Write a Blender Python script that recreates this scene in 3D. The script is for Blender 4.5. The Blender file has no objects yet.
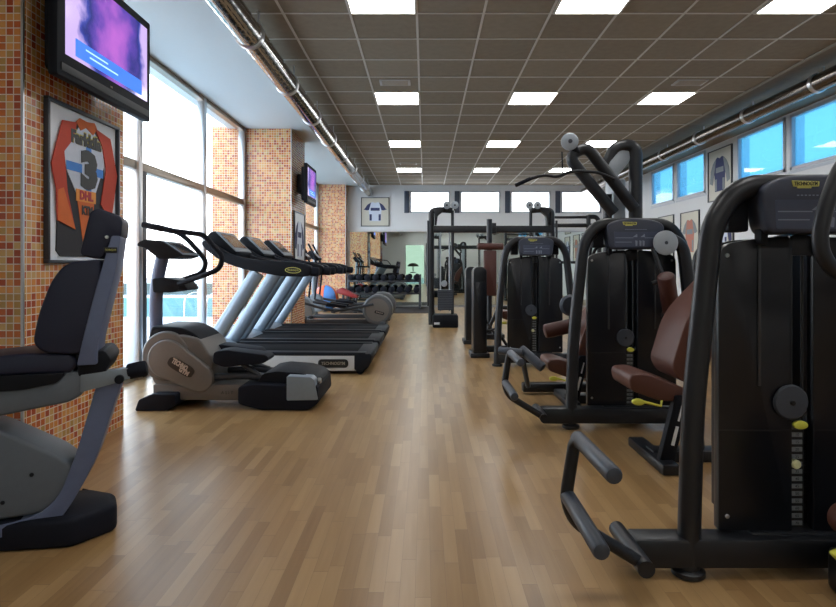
import bpy, bmesh, math, random
from mathutils import Vector, Matrix
random.seed(7)
S = bpy.context.scene
COL = S.collection
PI = math.pi

# ------------------------------------------------------------------ materials
def _nt(name):
    m = bpy.data.materials.new(name); m.use_nodes = True
    nt = m.node_tree; b = nt.nodes['Principled BSDF']
    return m, nt, b
def M(name, col, rough=.5, metal=0, spec=.5, var=.08, scale=30, bump=0, coat=0):
    m, nt, b = _nt(name)
    N, L = nt.nodes, nt.links
    tc = N.new('ShaderNodeTexCoord'); nz = N.new('ShaderNodeTexNoise'); nz.inputs['Scale'].default_value = scale
    nz.inputs['Detail'].default_value = 3
    L.new(tc.outputs['Object'], nz.inputs['Vector'])
    mx = N.new('ShaderNodeMix'); mx.data_type = 'RGBA'
    L.new(nz.outputs['Fac'], mx.inputs['Factor'])
    mx.inputs['A'].default_value = [c*(1-var) for c in col]+[1]
    mx.inputs['B'].default_value = [min(1, c*(1+var)) for c in col]+[1]
    L.new(mx.outputs['Result'], b.inputs['Base Color'])
    b.inputs['Roughness'].default_value = rough; b.inputs['Metallic'].default_value = metal
    b.inputs['Specular IOR Level'].default_value = spec
    b.inputs['Coat Weight'].default_value = coat
    if bump:
        bp = N.new('ShaderNodeBump'); bp.inputs['Strength'].default_value = bump; bp.inputs['Distance'].default_value = .002
        n2 = N.new('ShaderNodeTexNoise'); n2.inputs['Scale'].default_value = 400
        L.new(tc.outputs['Object'], n2.inputs['Vector']); L.new(n2.outputs['Fac'], bp.inputs['Height'])
        L.new(bp.outputs['Normal'], b.inputs['Normal'])
    return m
def Emit(name, col, s):
    m, nt, b = _nt(name)
    b.inputs['Base Color'].default_value = list(col)+[1]
    b.inputs['Emission Color'].default_value = list(col)+[1]; b.inputs['Emission Strength'].default_value = s
    return m
def math_node(nt, op, a, b=None):
    n = nt.nodes.new('ShaderNodeMath'); n.operation = op
    for i, v in enumerate((a, b)):
        if v is None: continue
        if isinstance(v, (int, float)): n.inputs[i].default_value = v
        else: nt.links.new(v, n.inputs[i])
    return n.outputs[0]
def ramp(nt, fac, stops, interp='LINEAR'):
    r = nt.nodes.new('ShaderNodeValToRGB'); cr = r.color_ramp; cr.interpolation = interp
    while len(cr.elements) < len(stops): cr.elements.new(.5)
    for e, (p, c) in zip(cr.elements, stops): e.position = p; e.color = list(c)+[1]
    nt.links.new(fac, r.inputs[0]); return r.outputs[0]

def mosaic():
    m, nt, b = _nt('orange_mosaic'); N, L = nt.nodes, nt.links
    g = N.new('ShaderNodeNewGeometry'); sp = N.new('ShaderNodeSeparateXYZ'); L.new(g.outputs['Position'], sp.inputs[0])
    T = .04
    u = math_node(nt, 'DIVIDE', math_node(nt, 'ADD', sp.outputs[0], sp.outputs[1]), T)
    u = math_node(nt, 'ADD', u, 200.0)
    v = math_node(nt, 'ADD', math_node(nt, 'DIVIDE', sp.outputs[2], T), 50.0)
    cb = N.new('ShaderNodeCombineXYZ')
    L.new(math_node(nt, 'FLOOR', u), cb.inputs[0]); L.new(math_node(nt, 'FLOOR', v), cb.inputs[1])
    wn = N.new('ShaderNodeTexWhiteNoise'); wn.noise_dimensions = '2D'; L.new(cb.outputs[0], wn.inputs['Vector'])
    col = ramp(nt, wn.outputs['Value'], [(0, (.40, .075, .025)), (.17, (.55, .15, .035)), (.33, (.66, .25, .06)),
              (.52, (.70, .32, .09)), (.68, (.64, .38, .14)), (.82, (.48, .27, .08)), (.92, (.52, .12, .03))], 'CONSTANT')
    fu = math_node(nt, 'FRACT', u); fv = math_node(nt, 'FRACT', v)
    gu = math_node(nt, 'LESS_THAN', math_node(nt, 'ABSOLUTE', math_node(nt, 'SUBTRACT', fu, .5)), .435)
    gv = math_node(nt, 'LESS_THAN', math_node(nt, 'ABSOLUTE', math_node(nt, 'SUBTRACT', fv, .5)), .435)
    k = math_node(nt, 'MULTIPLY', gu, gv)
    mx = N.new('ShaderNodeMix'); mx.data_type = 'RGBA'; L.new(k, mx.inputs['Factor'])
    mx.inputs['A'].default_value = (.74, .66, .54, 1); L.new(col, mx.inputs['B'])
    L.new(mx.outputs['Result'], b.inputs['Base Color'])
    rg = math_node(nt, 'SUBTRACT', .65, math_node(nt, 'MULTIPLY', k, .5)); L.new(rg, b.inputs['Roughness'])
    bp = N.new('ShaderNodeBump'); bp.inputs['Strength'].default_value = .4; bp.inputs['Distance'].default_value = .002
    L.new(k, bp.inputs['Height']); L.new(bp.outputs['Normal'], b.inputs['Normal'])
    return m
def laminate():
    m, nt, b = _nt('oak_laminate'); N, L = nt.nodes, nt.links
    g = N.new('ShaderNodeNewGeometry'); sp = N.new('ShaderNodeSeparateXYZ'); L.new(g.outputs['Position'], sp.inputs[0])
    W = .055
    row = math_node(nt, 'FLOOR', math_node(nt, 'DIVIDE', math_node(nt, 'ADD', sp.outputs[0], 20.0), W))
    w1 = N.new('ShaderNodeTexWhiteNoise'); w1.noise_dimensions = '1D'; L.new(row, w1.inputs['W'])
    yy = math_node(nt, 'ADD', math_node(nt, 'DIVIDE', sp.outputs[1], .44), math_node(nt, 'MULTIPLY', w1.outputs['Value'], 7.0))
    cb = N.new('ShaderNodeCombineXYZ'); L.new(row, cb.inputs[0]); L.new(math_node(nt, 'FLOOR', yy), cb.inputs[1])
    w2 = N.new('ShaderNodeTexWhiteNoise'); w2.noise_dimensions = '2D'; L.new(cb.outputs[0], w2.inputs['Vector'])
    mp = N.new('ShaderNodeMapping'); mp.inputs['Scale'].default_value = (45, 2.5, 1); L.new(g.outputs['Position'], mp.inputs[0])
    ad = N.new('ShaderNodeVectorMath'); ad.operation = 'ADD'; L.new(mp.outputs[0], ad.inputs[0]); 
    sc_ = N.new('ShaderNodeVectorMath'); sc_.operation = 'SCALE'; sc_.inputs['Scale'].default_value = 37; L.new(w2.outputs['Color'], sc_.inputs[0]); L.new(sc_.outputs[0], ad.inputs[1])
    nz = N.new('ShaderNodeTexNoise'); nz.inputs['Scale'].default_value = 1; nz.inputs['Detail'].default_value = 4; L.new(ad.outputs[0], nz.inputs['Vector'])
    f = math_node(nt, 'ADD', math_node(nt, 'MULTIPLY', w2.outputs['Value'], .55), math_node(nt, 'MULTIPLY', nz.outputs['Fac'], .45))
    col = ramp(nt, f, [(.12, (.235, .130, .050)), (.5, (.315, .186, .077)), (.88, (.40, .252, .114))])
    fx = math_node(nt, 'FRACT', math_node(nt, 'DIVIDE', math_node(nt, 'ADD', sp.outputs[0], 20.0), W))
    e1 = math_node(nt, 'GREATER_THAN', fx, .02); e2 = math_node(nt, 'GREATER_THAN', math_node(nt, 'FRACT', yy), .006)
    k = math_node(nt, 'MULTIPLY', e1, e2)
    mx = N.new('ShaderNodeMix'); mx.data_type = 'RGBA'; L.new(k, mx.inputs['Factor'])
    mx.inputs['A'].default_value = (.20, .115, .055, 1); L.new(col, mx.inputs['B'])
    L.new(mx.outputs['Result'], b.inputs['Base Color'])
    b.inputs['Roughness'].default_value = .28
    b.inputs['Specular IOR Level'].default_value = .4
    return m
def ceiling_tile():
    m, nt, b = _nt('taupe_ceiling_tile'); N, L = nt.nodes, nt.links
    g = N.new('ShaderNodeNewGeometry'); sp = N.new('ShaderNodeSeparateXYZ'); L.new(g.outputs['Position'], sp.inputs[0])
    a = math_node(nt, 'FLOOR', math_node(nt, 'DIVIDE', math_node(nt, 'ADD', sp.outputs[0], 60.673), .6))
    c = math_node(nt, 'FLOOR', math_node(nt, 'DIVIDE', math_node(nt, 'ADD', sp.outputs[1], 59.4-4.75+.6), .6))
    cb = N.new('ShaderNodeCombineXYZ'); L.new(a, cb.inputs[0]); L.new(c, cb.inputs[1])
    w2 = N.new('ShaderNodeTexWhiteNoise'); w2.noise_dimensions = '2D'; L.new(cb.outputs[0], w2.inputs['Vector'])
    nz = N.new('ShaderNodeTexNoise'); nz.inputs['Scale'].default_value = 14; nz.inputs['Detail'].default_value = 6; L.new(g.outputs['Position'], nz.inputs['Vector'])
    f = math_node(nt, 'ADD', math_node(nt, 'MULTIPLY', w2.outputs['Value'], .35), math_node(nt, 'MULTIPLY', nz.outputs['Fac'], .65))
    col = ramp(nt, f, [(.2, (.225, .182, .132)), (.8, (.30, .25, .185))])
    L.new(col, b.inputs['Base Color']); b.inputs['Roughness'].default_value = .9
    return m
def thin_glass(name, tint=(1, 1, 1), refl=1.0):
    m = bpy.data.materials.new(name); m.use_nodes = True; nt = m.node_tree; N, L = nt.nodes, nt.links
    N.remove(N['Principled BSDF']); out = N['Material Output']
    t = N.new('ShaderNodeBsdfTransparent'); t.inputs[0].default_value = list(tint)+[1]
    gl = N.new('ShaderNodeBsdfGlossy'); gl.inputs['Roughness'].default_value = .01
    fr = N.new('ShaderNodeLayerWeight'); fr.inputs[0].default_value = .5
    F = math_node(nt, 'ADD', .035, math_node(nt, 'MULTIPLY', math_node(nt, 'POWER', fr.outputs['Facing'], 5.0), .9))
    mx = N.new('ShaderNodeMixShader'); L.new(math_node(nt, 'MULTIPLY', F, refl), mx.inputs[0]); L.new(t.outputs[0], mx.inputs[1]); L.new(gl.outputs[0], mx.inputs[2])
    L.new(mx.outputs[0], out.inputs[0]); return m
def blue_blind():
    m = bpy.data.materials.new('blue_backlit_blind'); m.use_nodes = True; nt = m.node_tree; N, L = nt.nodes, nt.links
    N.remove(N['Principled BSDF']); out = N['Material Output']
    t = N.new('ShaderNodeBsdfTranslucent'); t.inputs[0].default_value = (.2, .4, .5, 1)
    gl = N.new('ShaderNodeBsdfGlossy'); gl.inputs['Roughness'].default_value = .03
    tr = N.new('ShaderNodeBsdfTransparent'); tr.inputs[0].default_value = (.21, .41, .54, 1)
    m0 = N.new('ShaderNodeMixShader'); m0.inputs[0].default_value = .75; L.new(t.outputs[0], m0.inputs[1]); L.new(tr.outputs[0], m0.inputs[2])
    fr = N.new('ShaderNodeLayerWeight'); fr.inputs[0].default_value = .5
    F = math_node(nt, 'ADD', .035, math_node(nt, 'MULTIPLY', math_node(nt, 'POWER', fr.outputs['Facing'], 5.0), .9))
    mx = N.new('ShaderNodeMixShader'); L.new(F, mx.inputs[0]); L.new(m0.outputs[0], mx.inputs[1]); L.new(gl.outputs[0], mx.inputs[2])
    L.new(mx.outputs[0], out.inputs[0]); return m
def tv_picture():
    m, nt, b = _nt('television_picture'); N, L = nt.nodes, nt.links
    tc = N.new('ShaderNodeTexCoord'); sp = N.new('ShaderNodeSeparateXYZ'); L.new(tc.outputs['Object'], sp.inputs[0])
    nz = N.new('ShaderNodeTexNoise'); nz.inputs['Scale'].default_value = 5; nz.inputs['Detail'].default_value = 3; L.new(tc.outputs['Object'], nz.inputs['Vector'])
    u = math_node(nt, 'DIVIDE', math_node(nt, 'SUBTRACT', sp.outputs[1], .04), .38)
    v = math_node(nt, 'DIVIDE', math_node(nt, 'SUBTRACT', sp.outputs[2], .44), .66)
    d = math_node(nt, 'SQRT', math_node(nt, 'ADD', math_node(nt, 'MULTIPLY', u, u), math_node(nt, 'MULTIPLY', v, v)))
    d = math_node(nt, 'ADD', d, math_node(nt, 'MULTIPLY', math_node(nt, 'SUBTRACT', nz.outputs['Fac'], .5), 1.1))
    col = ramp(nt, d, [(0, (.50, .14, .62)), (.28, (.34, .11, .55)), (.5, (.11, .06, .40)), (.72, (.02, .03, .20)), (.84, (.05, .07, .40)), (1.0, (.60, .45, .85))])
    L.new(col, b.inputs['Emission Color']); b.inputs['Emission Strength'].default_value = .68
    b.inputs['Base Color'].default_value = (.01, .01, .02, 1); b.inputs['Roughness'].default_value = .15
    return m
def spiral_chrome():
    m, nt, b = _nt('spiral_duct_metal'); N, L = nt.nodes, nt.links
    g = N.new('ShaderNodeNewGeometry')
    wv = N.new('ShaderNodeTexWave'); wv.bands_direction = 'Y'; wv.inputs['Scale'].default_value = 2.2; wv.inputs['Distortion'].default_value = .4
    L.new(g.outputs['Position'], wv.inputs['Vector'])
    bp = N.new('ShaderNodeBump'); bp.inputs['Strength'].default_value = .08; bp.inputs['Distance'].default_value = .01
    L.new(wv.outputs['Fac'], bp.inputs['Height']); L.new(bp.outputs['Normal'], b.inputs['Normal'])
    b.inputs['Base Color'].default_value = (.33, .32, .31, 1); b.inputs['Metallic'].default_value = 1; b.inputs['Roughness'].default_value = .10
    return m

m_mosaic = mosaic(); m_floor = laminate(); m_tile = ceiling_tile()
m_white = M('white_plaster', (.74, .76, .78), .8, var=.02); m_soffit = M('soffit_plaster', (.66, .71, .73), .6, var=.02)
m_grid = M('ceiling_grid_paint', (.62, .58, .52), .5, var=.02)
m_edge = M('tan_edge_trim', (.36, .30, .22), .5)
m_frame = M('window_frame_paint', (.52, .56, .62), .45, var=.03)
m_alu = M('aluminium', (.62, .63, .65), .28, 1, var=.04); m_chrome = M('chrome', (.75, .76, .78), .12, 1, var=.03)
m_bronze = M('bronze_frame', (.30, .25, .20), .3, .8)
m_dkframe = M('dark_frame', (.035, .04, .05), .35)
m_glass = thin_glass('clear_glass'); m_green = thin_glass('green_tinted_glass', (.36, .42, .37))
m_blind = blue_blind(); m_mirror = M('mirror_silver', (.64, .71, .68), .015, 1, var=.0)
m_duct = spiral_chrome()
m_panel = Emit('light_diffuser', (1, .995, .98), 9.5)
m_black = M('black_plastic', (.0075, .0085, .012), .55, spec=.15, bump=.1); m_rubber = M('black_rubber', (.0085, .0098, .016), .65, spec=.15, bump=.2)
m_steel = M('charcoal_powder_coat', (.0105, .0115, .0145), .38, spec=.4, bump=.08)
m_shield = M('smoked_shield', (.0062, .0072, .0105), .28, spec=.4, bump=.05); m_rib = M('shield_rib', (.028, .029, .033), .3)
m_slot = M('dark_recess', (.004, .004, .005), .5)
m_console = M('navy_console', (.030, .036, .060), .42); m_decal = M('pale_blue_decal', (.2, .23, .3), .5); m_decal2 = M('dim_blue_decal', (.048, .06, .10), .4)
m_brown = M('brown_vinyl', (.095, .038, .027), .45, spec=.35, bump=.15); m_maroon = M('maroon_vinyl', (.062, .021, .017), .45, spec=.35, bump=.15)
m_yellow = M('yellow_plastic', (.62, .62, .08), .4); m_pale = M('pale_yellow_plastic', (.62, .62, .36), .4); m_gold = M('gold_badge', (.58, .56, .14), .4)
m_disc = M('blue_grey_plastic', (.042, .050, .066), .4, spec=.4); m_disc2 = M('pale_grey_plastic', (.32, .36, .40), .35)
m_bikegrey = M('slate_plastic', (.10, .117, .138), .45, spec=.4, bump=.05); m_bikepost = M('slate_post', (.105, .130, .215), .42, spec=.4)
m_navy = M('navy_vinyl', (.012, .0145, .034), .45, spec=.35, bump=.12)
m_warm = M('warm_grey_plastic', (.135, .124, .115), .42, bump=.05); m_warm2 = M('warm_grey_cover', (.158, .146, .135), .40, bump=.04)
m_silver = M('silver_paint', (.24, .30, .37), .33, .35); m_cool = M('cool_grey_plastic', (.095, .10, .108), .45)
m_silver2 = M('silver_panel', (.55, .57, .60), .35, .3)
m_capgrey = M('cap_grey', (.20, .235, .27), .4)
m_belt = M('belt_rubber', (.006, .006, .007), .8, spec=.06, bump=.2); m_screen = M('dark_screen', (.03, .035, .04), .12)
m_badge = M('dark_badge', (.03, .022, .018), .4); m_badgetxt = M('badge_lettering', (.52, .44, .38), .4)
m_paper = M('poster_paper', (.82, .86, .92), .35, var=.02, coat=.4); m_cream = M('cream_board', (.60, .58, .50), .5, var=.02)
m_red = M('red_cloth', (.52, .055, .025), .7, bump=.2); m_orange = M('orange_cloth', (.68, .15, .03), .7, bump=.2)
m_jwhite = M('white_cloth', (.62, .68, .80), .7, bump=.2); m_jblack = M('black_cloth', (.022, .022, .028), .7, bump=.2)
m_jblue = M('blue_cloth', (.06, .24, .68), .7); m_jnavy = M('navy_cloth', (.035, .045, .13), .7); m_jyel = M('yellow_cloth', (.7, .5, .05), .7)
m_ink = M('black_ink', (.012, .011, .01), .5); m_inkgold = M('gold_ink', (.5, .42, .05), .5); m_inkred = M('red_ink', (.42, .015, .03), .5)
m_tv = tv_picture(); m_tvblue = Emit('caption_strip', (.03, .16, .75), .65); m_tvtext = Emit('caption_text', (.35, .6, 1), .8)
m_ledcap = M('white_label', (.62, .64, .66), .5)
m_ballo = M('orange_rubber', (.72, .12, .025), .4); m_ballb = M('blue_rubber', (.10, .30, .75), .4); m_redv = M('red_vinyl', (.26, .02, .022), .45)
m_deck = M('pool_deck', (.72, .72, .70), .7); m_parapet = M('grey_green_parapet', (.10, .128, .124), .8, spec=.1)
m_water = M('turquoise_water', (.058, .175, .18), .6, spec=.03, var=.15, scale=2)
m_pinkish = M('russet_print', (.45, .17, .12), .6); m_greyprint = M('grey_print', (.22, .25, .27), .6)

# ------------------------------------------------------------------ geometry helpers
class MB:
    def __init__(s): s.bm = bmesh.new()
    def _bev(s, faces, off, seg=2, ang=.5):
        if off <= 0: return
        es = set()
        for f in faces:
            for e in f.edges:
                if len(e.link_faces) == 2 and e.calc_face_angle(0) > ang: es.add(e)
        if es: bmesh.ops.bevel(s.bm, geom=list(es), offset=off, segments=seg, profile=.5, affect='EDGES', clamp_overlap=True)
    def box(s, x0, x1, y0, y1, z0, z1, bev=0, seg=2):
        return s.prism([(x0, z0), (x1, z0), (x1, z1), (x0, z1)], 'Y', y0, y1, bev, seg)
    def prism(s, pts, axis, a, b, bev=0, seg=2):
        def P(p, t):
            return {'Y': (p[0], t, p[1]), 'X': (t, p[0], p[1]), 'Z': (p[0], p[1], t)}[axis]
        A = [s.bm.verts.new(P(p, a)) for p in pts]; B = [s.bm.verts.new(P(p, b)) for p in pts]
        n = len(pts); fs = [s.bm.faces.new(A), s.bm.faces.new(B[::-1])]
        for i in range(n): fs.append(s.bm.faces.new((A[i], B[i], B[(i+1) % n], A[(i+1) % n])))
        bmesh.ops.recalc_face_normals(s.bm, faces=fs)
        s._bev(fs, bev, seg); return s
    def tube(s, pts, r, seg=14, fr=0, cap=True, flat=None):
        """round bar along pts; r number or list; flat=(a,b) gives an oval section, b along 'up'"""
        P = [Vector(p) for p in pts]
        if fr: P = fillet3(P, fr)
        n = len(P); R = r if isinstance(r, (list, tuple)) else [r]*n
        if len(R) != n: R = [R[0]+(R[-1]-R[0])*i/(n-1) for i in range(n)]
        T = []
        for i in range(n):
            t = (P[min(i+1, n-1)]-P[max(i-1, 0)]); T.append(t.normalized())
        up = Vector((0, 1, 0)) if abs(T[0].y) < .9 else Vector((0, 0, 1))
        u = (up - T[0]*up.dot(T[0])).normalized(); rings = []
        for i in range(n):
            u = (u - T[i]*u.dot(T[i])).normalized(); v = T[i].cross(u)
            ra, rb = (R[i], R[i]) if not flat else flat
            rings.append([s.bm.verts.new(P[i]+u*ra*math.cos(2*PI*k/seg)+v*rb*math.sin(2*PI*k/seg)) for k in range(seg)])
        fs = []
        for i in range(n-1):
            for k in range(seg):
                fs.append(s.bm.faces.new((rings[i][k], rings[i][(k+1) % seg], rings[i+1][(k+1) % seg], rings[i+1][k])))
        if cap: fs += [s.bm.faces.new(rings[0][::-1]), s.bm.faces.new(rings[-1])]
        bmesh.ops.recalc_face_normals(s.bm, faces=fs); return s
    def grip(s, a, b, r):
        a, b = Vector(a), Vector(b); d = (b-a).normalized(); e = r*.35
        return s.tube([a, a+d*e*.3, a+d*e, b-d*e, b-d*e*.3, b], [r*.6, r*.9, r, r, r*.9, r*.6])
    def lathe(s, prof, o, axis='Z', seg=28):
        o = Vector(o); rings = []
        for r, h in prof:
            ring = []
            for k in range(seg):
                c, q = math.cos(2*PI*k/seg)*r, math.sin(2*PI*k/seg)*r
                v = {'Z': (c, q, h), 'Y': (c, h, q), 'X': (h, c, q)}[axis]
                ring.append(s.bm.verts.new(o+Vector(v)))
            rings.append(ring)
        fs = []
        for i in range(len(prof)-1):
            for k in range(seg):
                fs.append(s.bm.faces.new((rings[i][k], rings[i][(k+1) % seg], rings[i+1][(k+1) % seg], rings[i+1][k])))
        fs += [s.bm.faces.new(rings[0][::-1]), s.bm.faces.new(rings[-1])]
        bmesh.ops.recalc_face_normals(s.bm, faces=fs); return s
    def disc(s, c, r, h, axis='Y', bev=None):
        e = bev if bev is not None else min(h*.4, r*.2)
        return s.lathe([(r-e, -h/2), (r, -h/2+e), (r, h/2-e), (r-e, h/2)], c, axis)
    def sphere(s, c, r, seg=32):
        bmesh.ops.create_uvsphere(s.bm, u_segments=seg, v_segments=seg//2, radius=r, matrix=Matrix.Translation(c)); return s
def fillet3(P, r, n=5):
    out = [P[0]]
    for i in range(1, len(P)-1):
        a, b, c = P[i-1], P[i], P[i+1]; d1, d2 = (a-b), (c-b)
        k = min(r, d1.length*.48, d2.length*.48); p, q = b+d1.normalized()*k, b+d2.normalized()*k
        for j in range(n+1):
            t = j/n; out.append(p*(1-t)**2 + b*2*t*(1-t) + q*t*t)
    out.append(P[-1]); return out
def fillet2(pts, r, n=4):
    out = []; m = len(pts)
    for i in range(m):
        a, b, c = Vector(pts[i-1]), Vector(pts[i]), Vector(pts[(i+1) % m]); d1, d2 = a-b, c-b
        rr = r[i] if isinstance(r, (list, tuple)) else r
        k = min(rr, d1.length*.48, d2.length*.48)
        if k < 1e-5: out.append(tuple(b)); continue
        p, q = b+d1.normalized()*k, b+d2.normalized()*k
        for j in range(n+1):
            t = j/n; v = p*(1-t)**2 + b*2*t*(1-t) + q*t*t; out.append((v.x, v.y))
    return out
def oval(cx, cz, a, b, n=24, rot=0):
    return [(cx+a*math.cos(2*PI*k/n)*math.cos(rot)-b*math.sin(2*PI*k/n)*math.sin(rot), cz+a*math.cos(2*PI*k/n)*math.sin(rot)+b*math.sin(2*PI*k/n)*math.cos(rot)) for k in range(n)]

def thing(name, label, cat, loc=(0, 0, 0), group=None):
    o = bpy.data.objects.new(name, None); COL.objects.link(o); o.location = loc; o.empty_display_size = .1
    o['label'] = label; o['category'] = cat
    if group: o['group'] = group
    return o
def root_of(o):
    while o.parent: o = o.parent
    return o
def obj(name, mb, mat, parent=None, label=None):
    me = bpy.data.meshes.new(name); bm = mb.bm
    if parent is not None: bmesh.ops.translate(bm, verts=bm.verts, vec=-root_of(parent).location)
    bm.to_mesh(me); bm.free()
    me.polygons.foreach_set('use_smooth', [True]*len(me.polygons)); me.set_sharp_from_angle(angle=math.radians(38))
    me.materials.append(mat)
    o = bpy.data.objects.new(name, me); COL.objects.link(o)
    if parent is not None: o.parent = parent
    if label: o['label'] = label
    return o
def tag(o, label, cat, group=None):
    o['label'] = label; o['category'] = cat
    if group: o['group'] = group
    # move origin of a one-mesh thing to its base
    me = o.data; n = len(me.vertices); co = [0]*(3*n); me.vertices.foreach_get('co', co)
    c = Vector((sum(co[0::3])/n, sum(co[1::3])/n, min(co[2::3])))
    me.transform(Matrix.Translation(-c)); o.location = c
    return o
def struct(name, mb, mat, parent=None):
    o = obj(name, mb, mat, parent)
    if parent is None: o['kind'] = 'structure'
    return o
def children(o): return list(o.children)
def copy_tree(o, parent=None):
    c = o.copy(); COL.objects.link(c)
    if parent is not None: c.parent = parent
    for ch in children(o): copy_tree(ch, c)
    return c
def text(name, body, size, mat, parent, loc, right, up, extrude=.0015, label=None, bold=0, width=None):
    cu = bpy.data.curves.new(name, 'FONT'); cu.body = body; cu.size = size; cu.extrude = extrude
    cu.align_x = 'CENTER'; cu.align_y = 'CENTER'; cu.offset = bold; cu.resolution_u = 2
    t = bpy.data.objects.new(name, cu); COL.objects.link(t)
    bpy.context.view_layer.update()
    dg = bpy.context.evaluated_depsgraph_get()
    me = bpy.data.meshes.new_from_object(t.evaluated_get(dg))
    bpy.data.objects.remove(t)
    if width and len(me.vertices):
        xs = [v.co.x for v in me.vertices]; k = width/(max(xs)-min(xs)); me.transform(Matrix.Diagonal((k, 1, 1, 1)))
    r, u = Vector(right).normalized(), Vector(up).normalized(); n = r.cross(u)
    mt = Matrix(((r.x, u.x, n.x, loc[0]), (r.y, u.y, n.y, loc[1]), (r.z, u.z, n.z, loc[2]), (0, 0, 0, 1)))
    me.transform(mt); me.transform(Matrix.Translation(-root_of(parent).location))
    me.materials.clear(); me.materials.append(mat)
    o = bpy.data.objects.new(name, me); COL.objects.link(o); o.parent = parent
    if label: o['label'] = label
    return o

# ------------------------------------------------------------------ room shell
H = 3.42; XL = -2.96; XR = 5.4; YB = 16.7; YF = -5.0
struct('floor', MB().box(-3.1, 5.6, YF-.2, YB+.2, -.2, 0), m_floor)
struct('ceiling', MB().box(-1.78, 4.17, YF-.2, YB+.2, H, H+.15), m_tile)
struct('ceiling_soffit', MB().box(-3.2, -1.78, YF-.2, YB+.2, 3.385, H+.15), m_soffit)
struct('ceiling_border', MB().box(4.17, 5.6, YF-.2, YB+.2, H-.01, H+.15), m_tile)
struct('trim_1', MB().box(4.15, 4.19, YF, YB, H-.022, H-.008), m_edge)
g = MB()
for i in range(-1, 8):
    x = -.673+.6*i
    g.box(x-.011, x+.011, YF, YB, H-.006, H-.001)
for k in range(-16, 20):
    y = 4.75+.6*k
    g.box(-1.78, 5.39, y-.011, y+.011, H-.0055, H-.0015)
struct('trim_2', g, m_grid)
# far wall: white band with a row of high windows above the mirror
WX = [(-.42+1.41*i, .72+1.41*i-.02) for i in range(5)]
w = MB(); z0, z1 = 2.635, 3.25
w.box(-3.4, 5.6, YB, YB+.2, 0, z0); w.box(-3.4, 5.6, YB, YB+.2, z1, H+.1)
px = -3.4
for a, b in WX: w.box(px, a, YB, YB+.2, z0, z1); px = b
w.box(px, 5.6, YB, YB+.2, z0, z1)
struct('wall_far', w, m_white)
for i, (a, b) in enumerate(WX):
    o = struct('window_%d' % (i+1), MB().box(a, b, YB+.06, YB+.068, z0, z1), m_glass)
    f = MB()
    f.box(a, a+.04, YB-.015, YB+.08, z0, z1); f.box(b-.04, b, YB-.015, YB+.08, z0, z1); f.box(a, b, YB-.015, YB+.08, z0, z0+.04); f.box(a, b, YB-.015, YB+.08, z1-.04, z1)
    struct('window_frame', f, m_frame, o)
    struct('window_shutter', MB().box(a-.16, a-.02, YB-.02, YB-.003, z0, z1, .004), M('slate_blue_panel_%d' % i, (.05, .065, .10), .5), o)
mir = struct('wall_mirror', MB().box(-2.1, 5.2, YB-.03, YB-.005, .06, 2.10), m_mirror)
fm = MB(); fm.box(-2.16, -2.1, YB-.04, YB-.002, 0, 2.13); fm.box(-2.16, 5.22, YB-.04, YB-.002, 2.10, 2.13); fm.box(-2.16, 5.22, YB-.05, YB-.002, 0, .06)
struct('mirror_frame', fm, m_alu, mir)
# right wall with high windows fitted with blue blinds
RW = [(12.92, 14.18), (11.47, 12.75), (8.92, 10.28), (7.50, 8.79), (4.9, 6.2), (3.4, 4.7), (.5, 1.8), (-1, .3)]
RW.sort(); za, zb = 2.56, 3.375
w = MB(); w.box(XR, XR+.2, YF-.2, YB+.2, 0, za); w.box(XR, XR+.2, YF-.2, YB+.2, zb, H+.1); py = YF-.2
for a, b in RW: w.box(XR, XR+.2, py, a, za, zb); py = b
w.box(XR, XR+.2, py, YB+.2, za, zb)
struct('wall_right', w, m_white)
for i, (a, b) in enumerate(RW):
    o = struct('window_%d' % (i+6), MB().box(XR+.03, XR+.034, a, b, za, zb), m_blind)
    f = MB()
    f.box(XR-.02, XR+.05, a, a+.045, za, zb); f.box(XR-.02, XR+.05, b-.045, b, za, zb); f.box(XR-.02, XR+.05, a, b, za, za+.045); f.box(XR-.02, XR+.05, a, b, zb-.045, zb)
    f.box(XR-.012, XR-.002, a-.05, b+.05, za-.05, za-.012)
    struct('window_frame', f, m_frame, o)
# left side: three mosaic pillars with glazing between them
for i, (a, b) in enumerate([(3.23, 4.31), (9.70, 10.80), (16.35, YB)]):
    struct('wall_left_%s' % ('pillar', 'pier', 'end')[i], MB().box(-3.46, -2.18, a, b, -.1, 3.42), m_mosaic)
    struct('trim_%d' % (3+i), MB().box(-2.186, -2.174, a-.006, a+.006, 0, 3.385), m_alu)
def glazing(idx, a, b, mull):
    o = struct('window_%d' % idx, MB().box(XL-.004, XL+.004, a, b, .02, 3.385), m_glass)
    f = MB()
    for y in mull: f.box(XL-.05, XL+.05, y-.04, y+.04, 0, 3.385, .006)
    struct('window_mullion', f, m_alu, o)
    t = MB(); t.box(XL-.04, XL+.045, a, b, 2.13, 2.22, .006); struct('window_transom', t, m_bronze, o)
    t = MB(); t.box(XL-.04, XL+.045, a, b, 3.33, 3.385); struct('window_head', t, m_bronze, o)
    t = MB(); t.box(XL-.04, XL+.04, a, b, 0, .06); struct('window_sill', t, m_alu, o)
    return o
w1 = glazing(14, 4.31, 9.70, [4.36, 7.91, 9.65])
struct('door_mullion', MB().box(XL-.055, XL+.075, 6.02, 6.10, 0, 3.385, .006), m_alu, w1)
struct('door_stile', MB().box(XL-.05, XL+.06, 6.12, 6.22, .0, 2.13, .006), m_dkframe, w1)
glazing(15, 10.80, 16.35, [10.85, 12.7, 14.5, 16.25])
struct('wall_left', MB().box(-3.16, XL, YF, 3.23, 0, 3.40), m_white)
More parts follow.
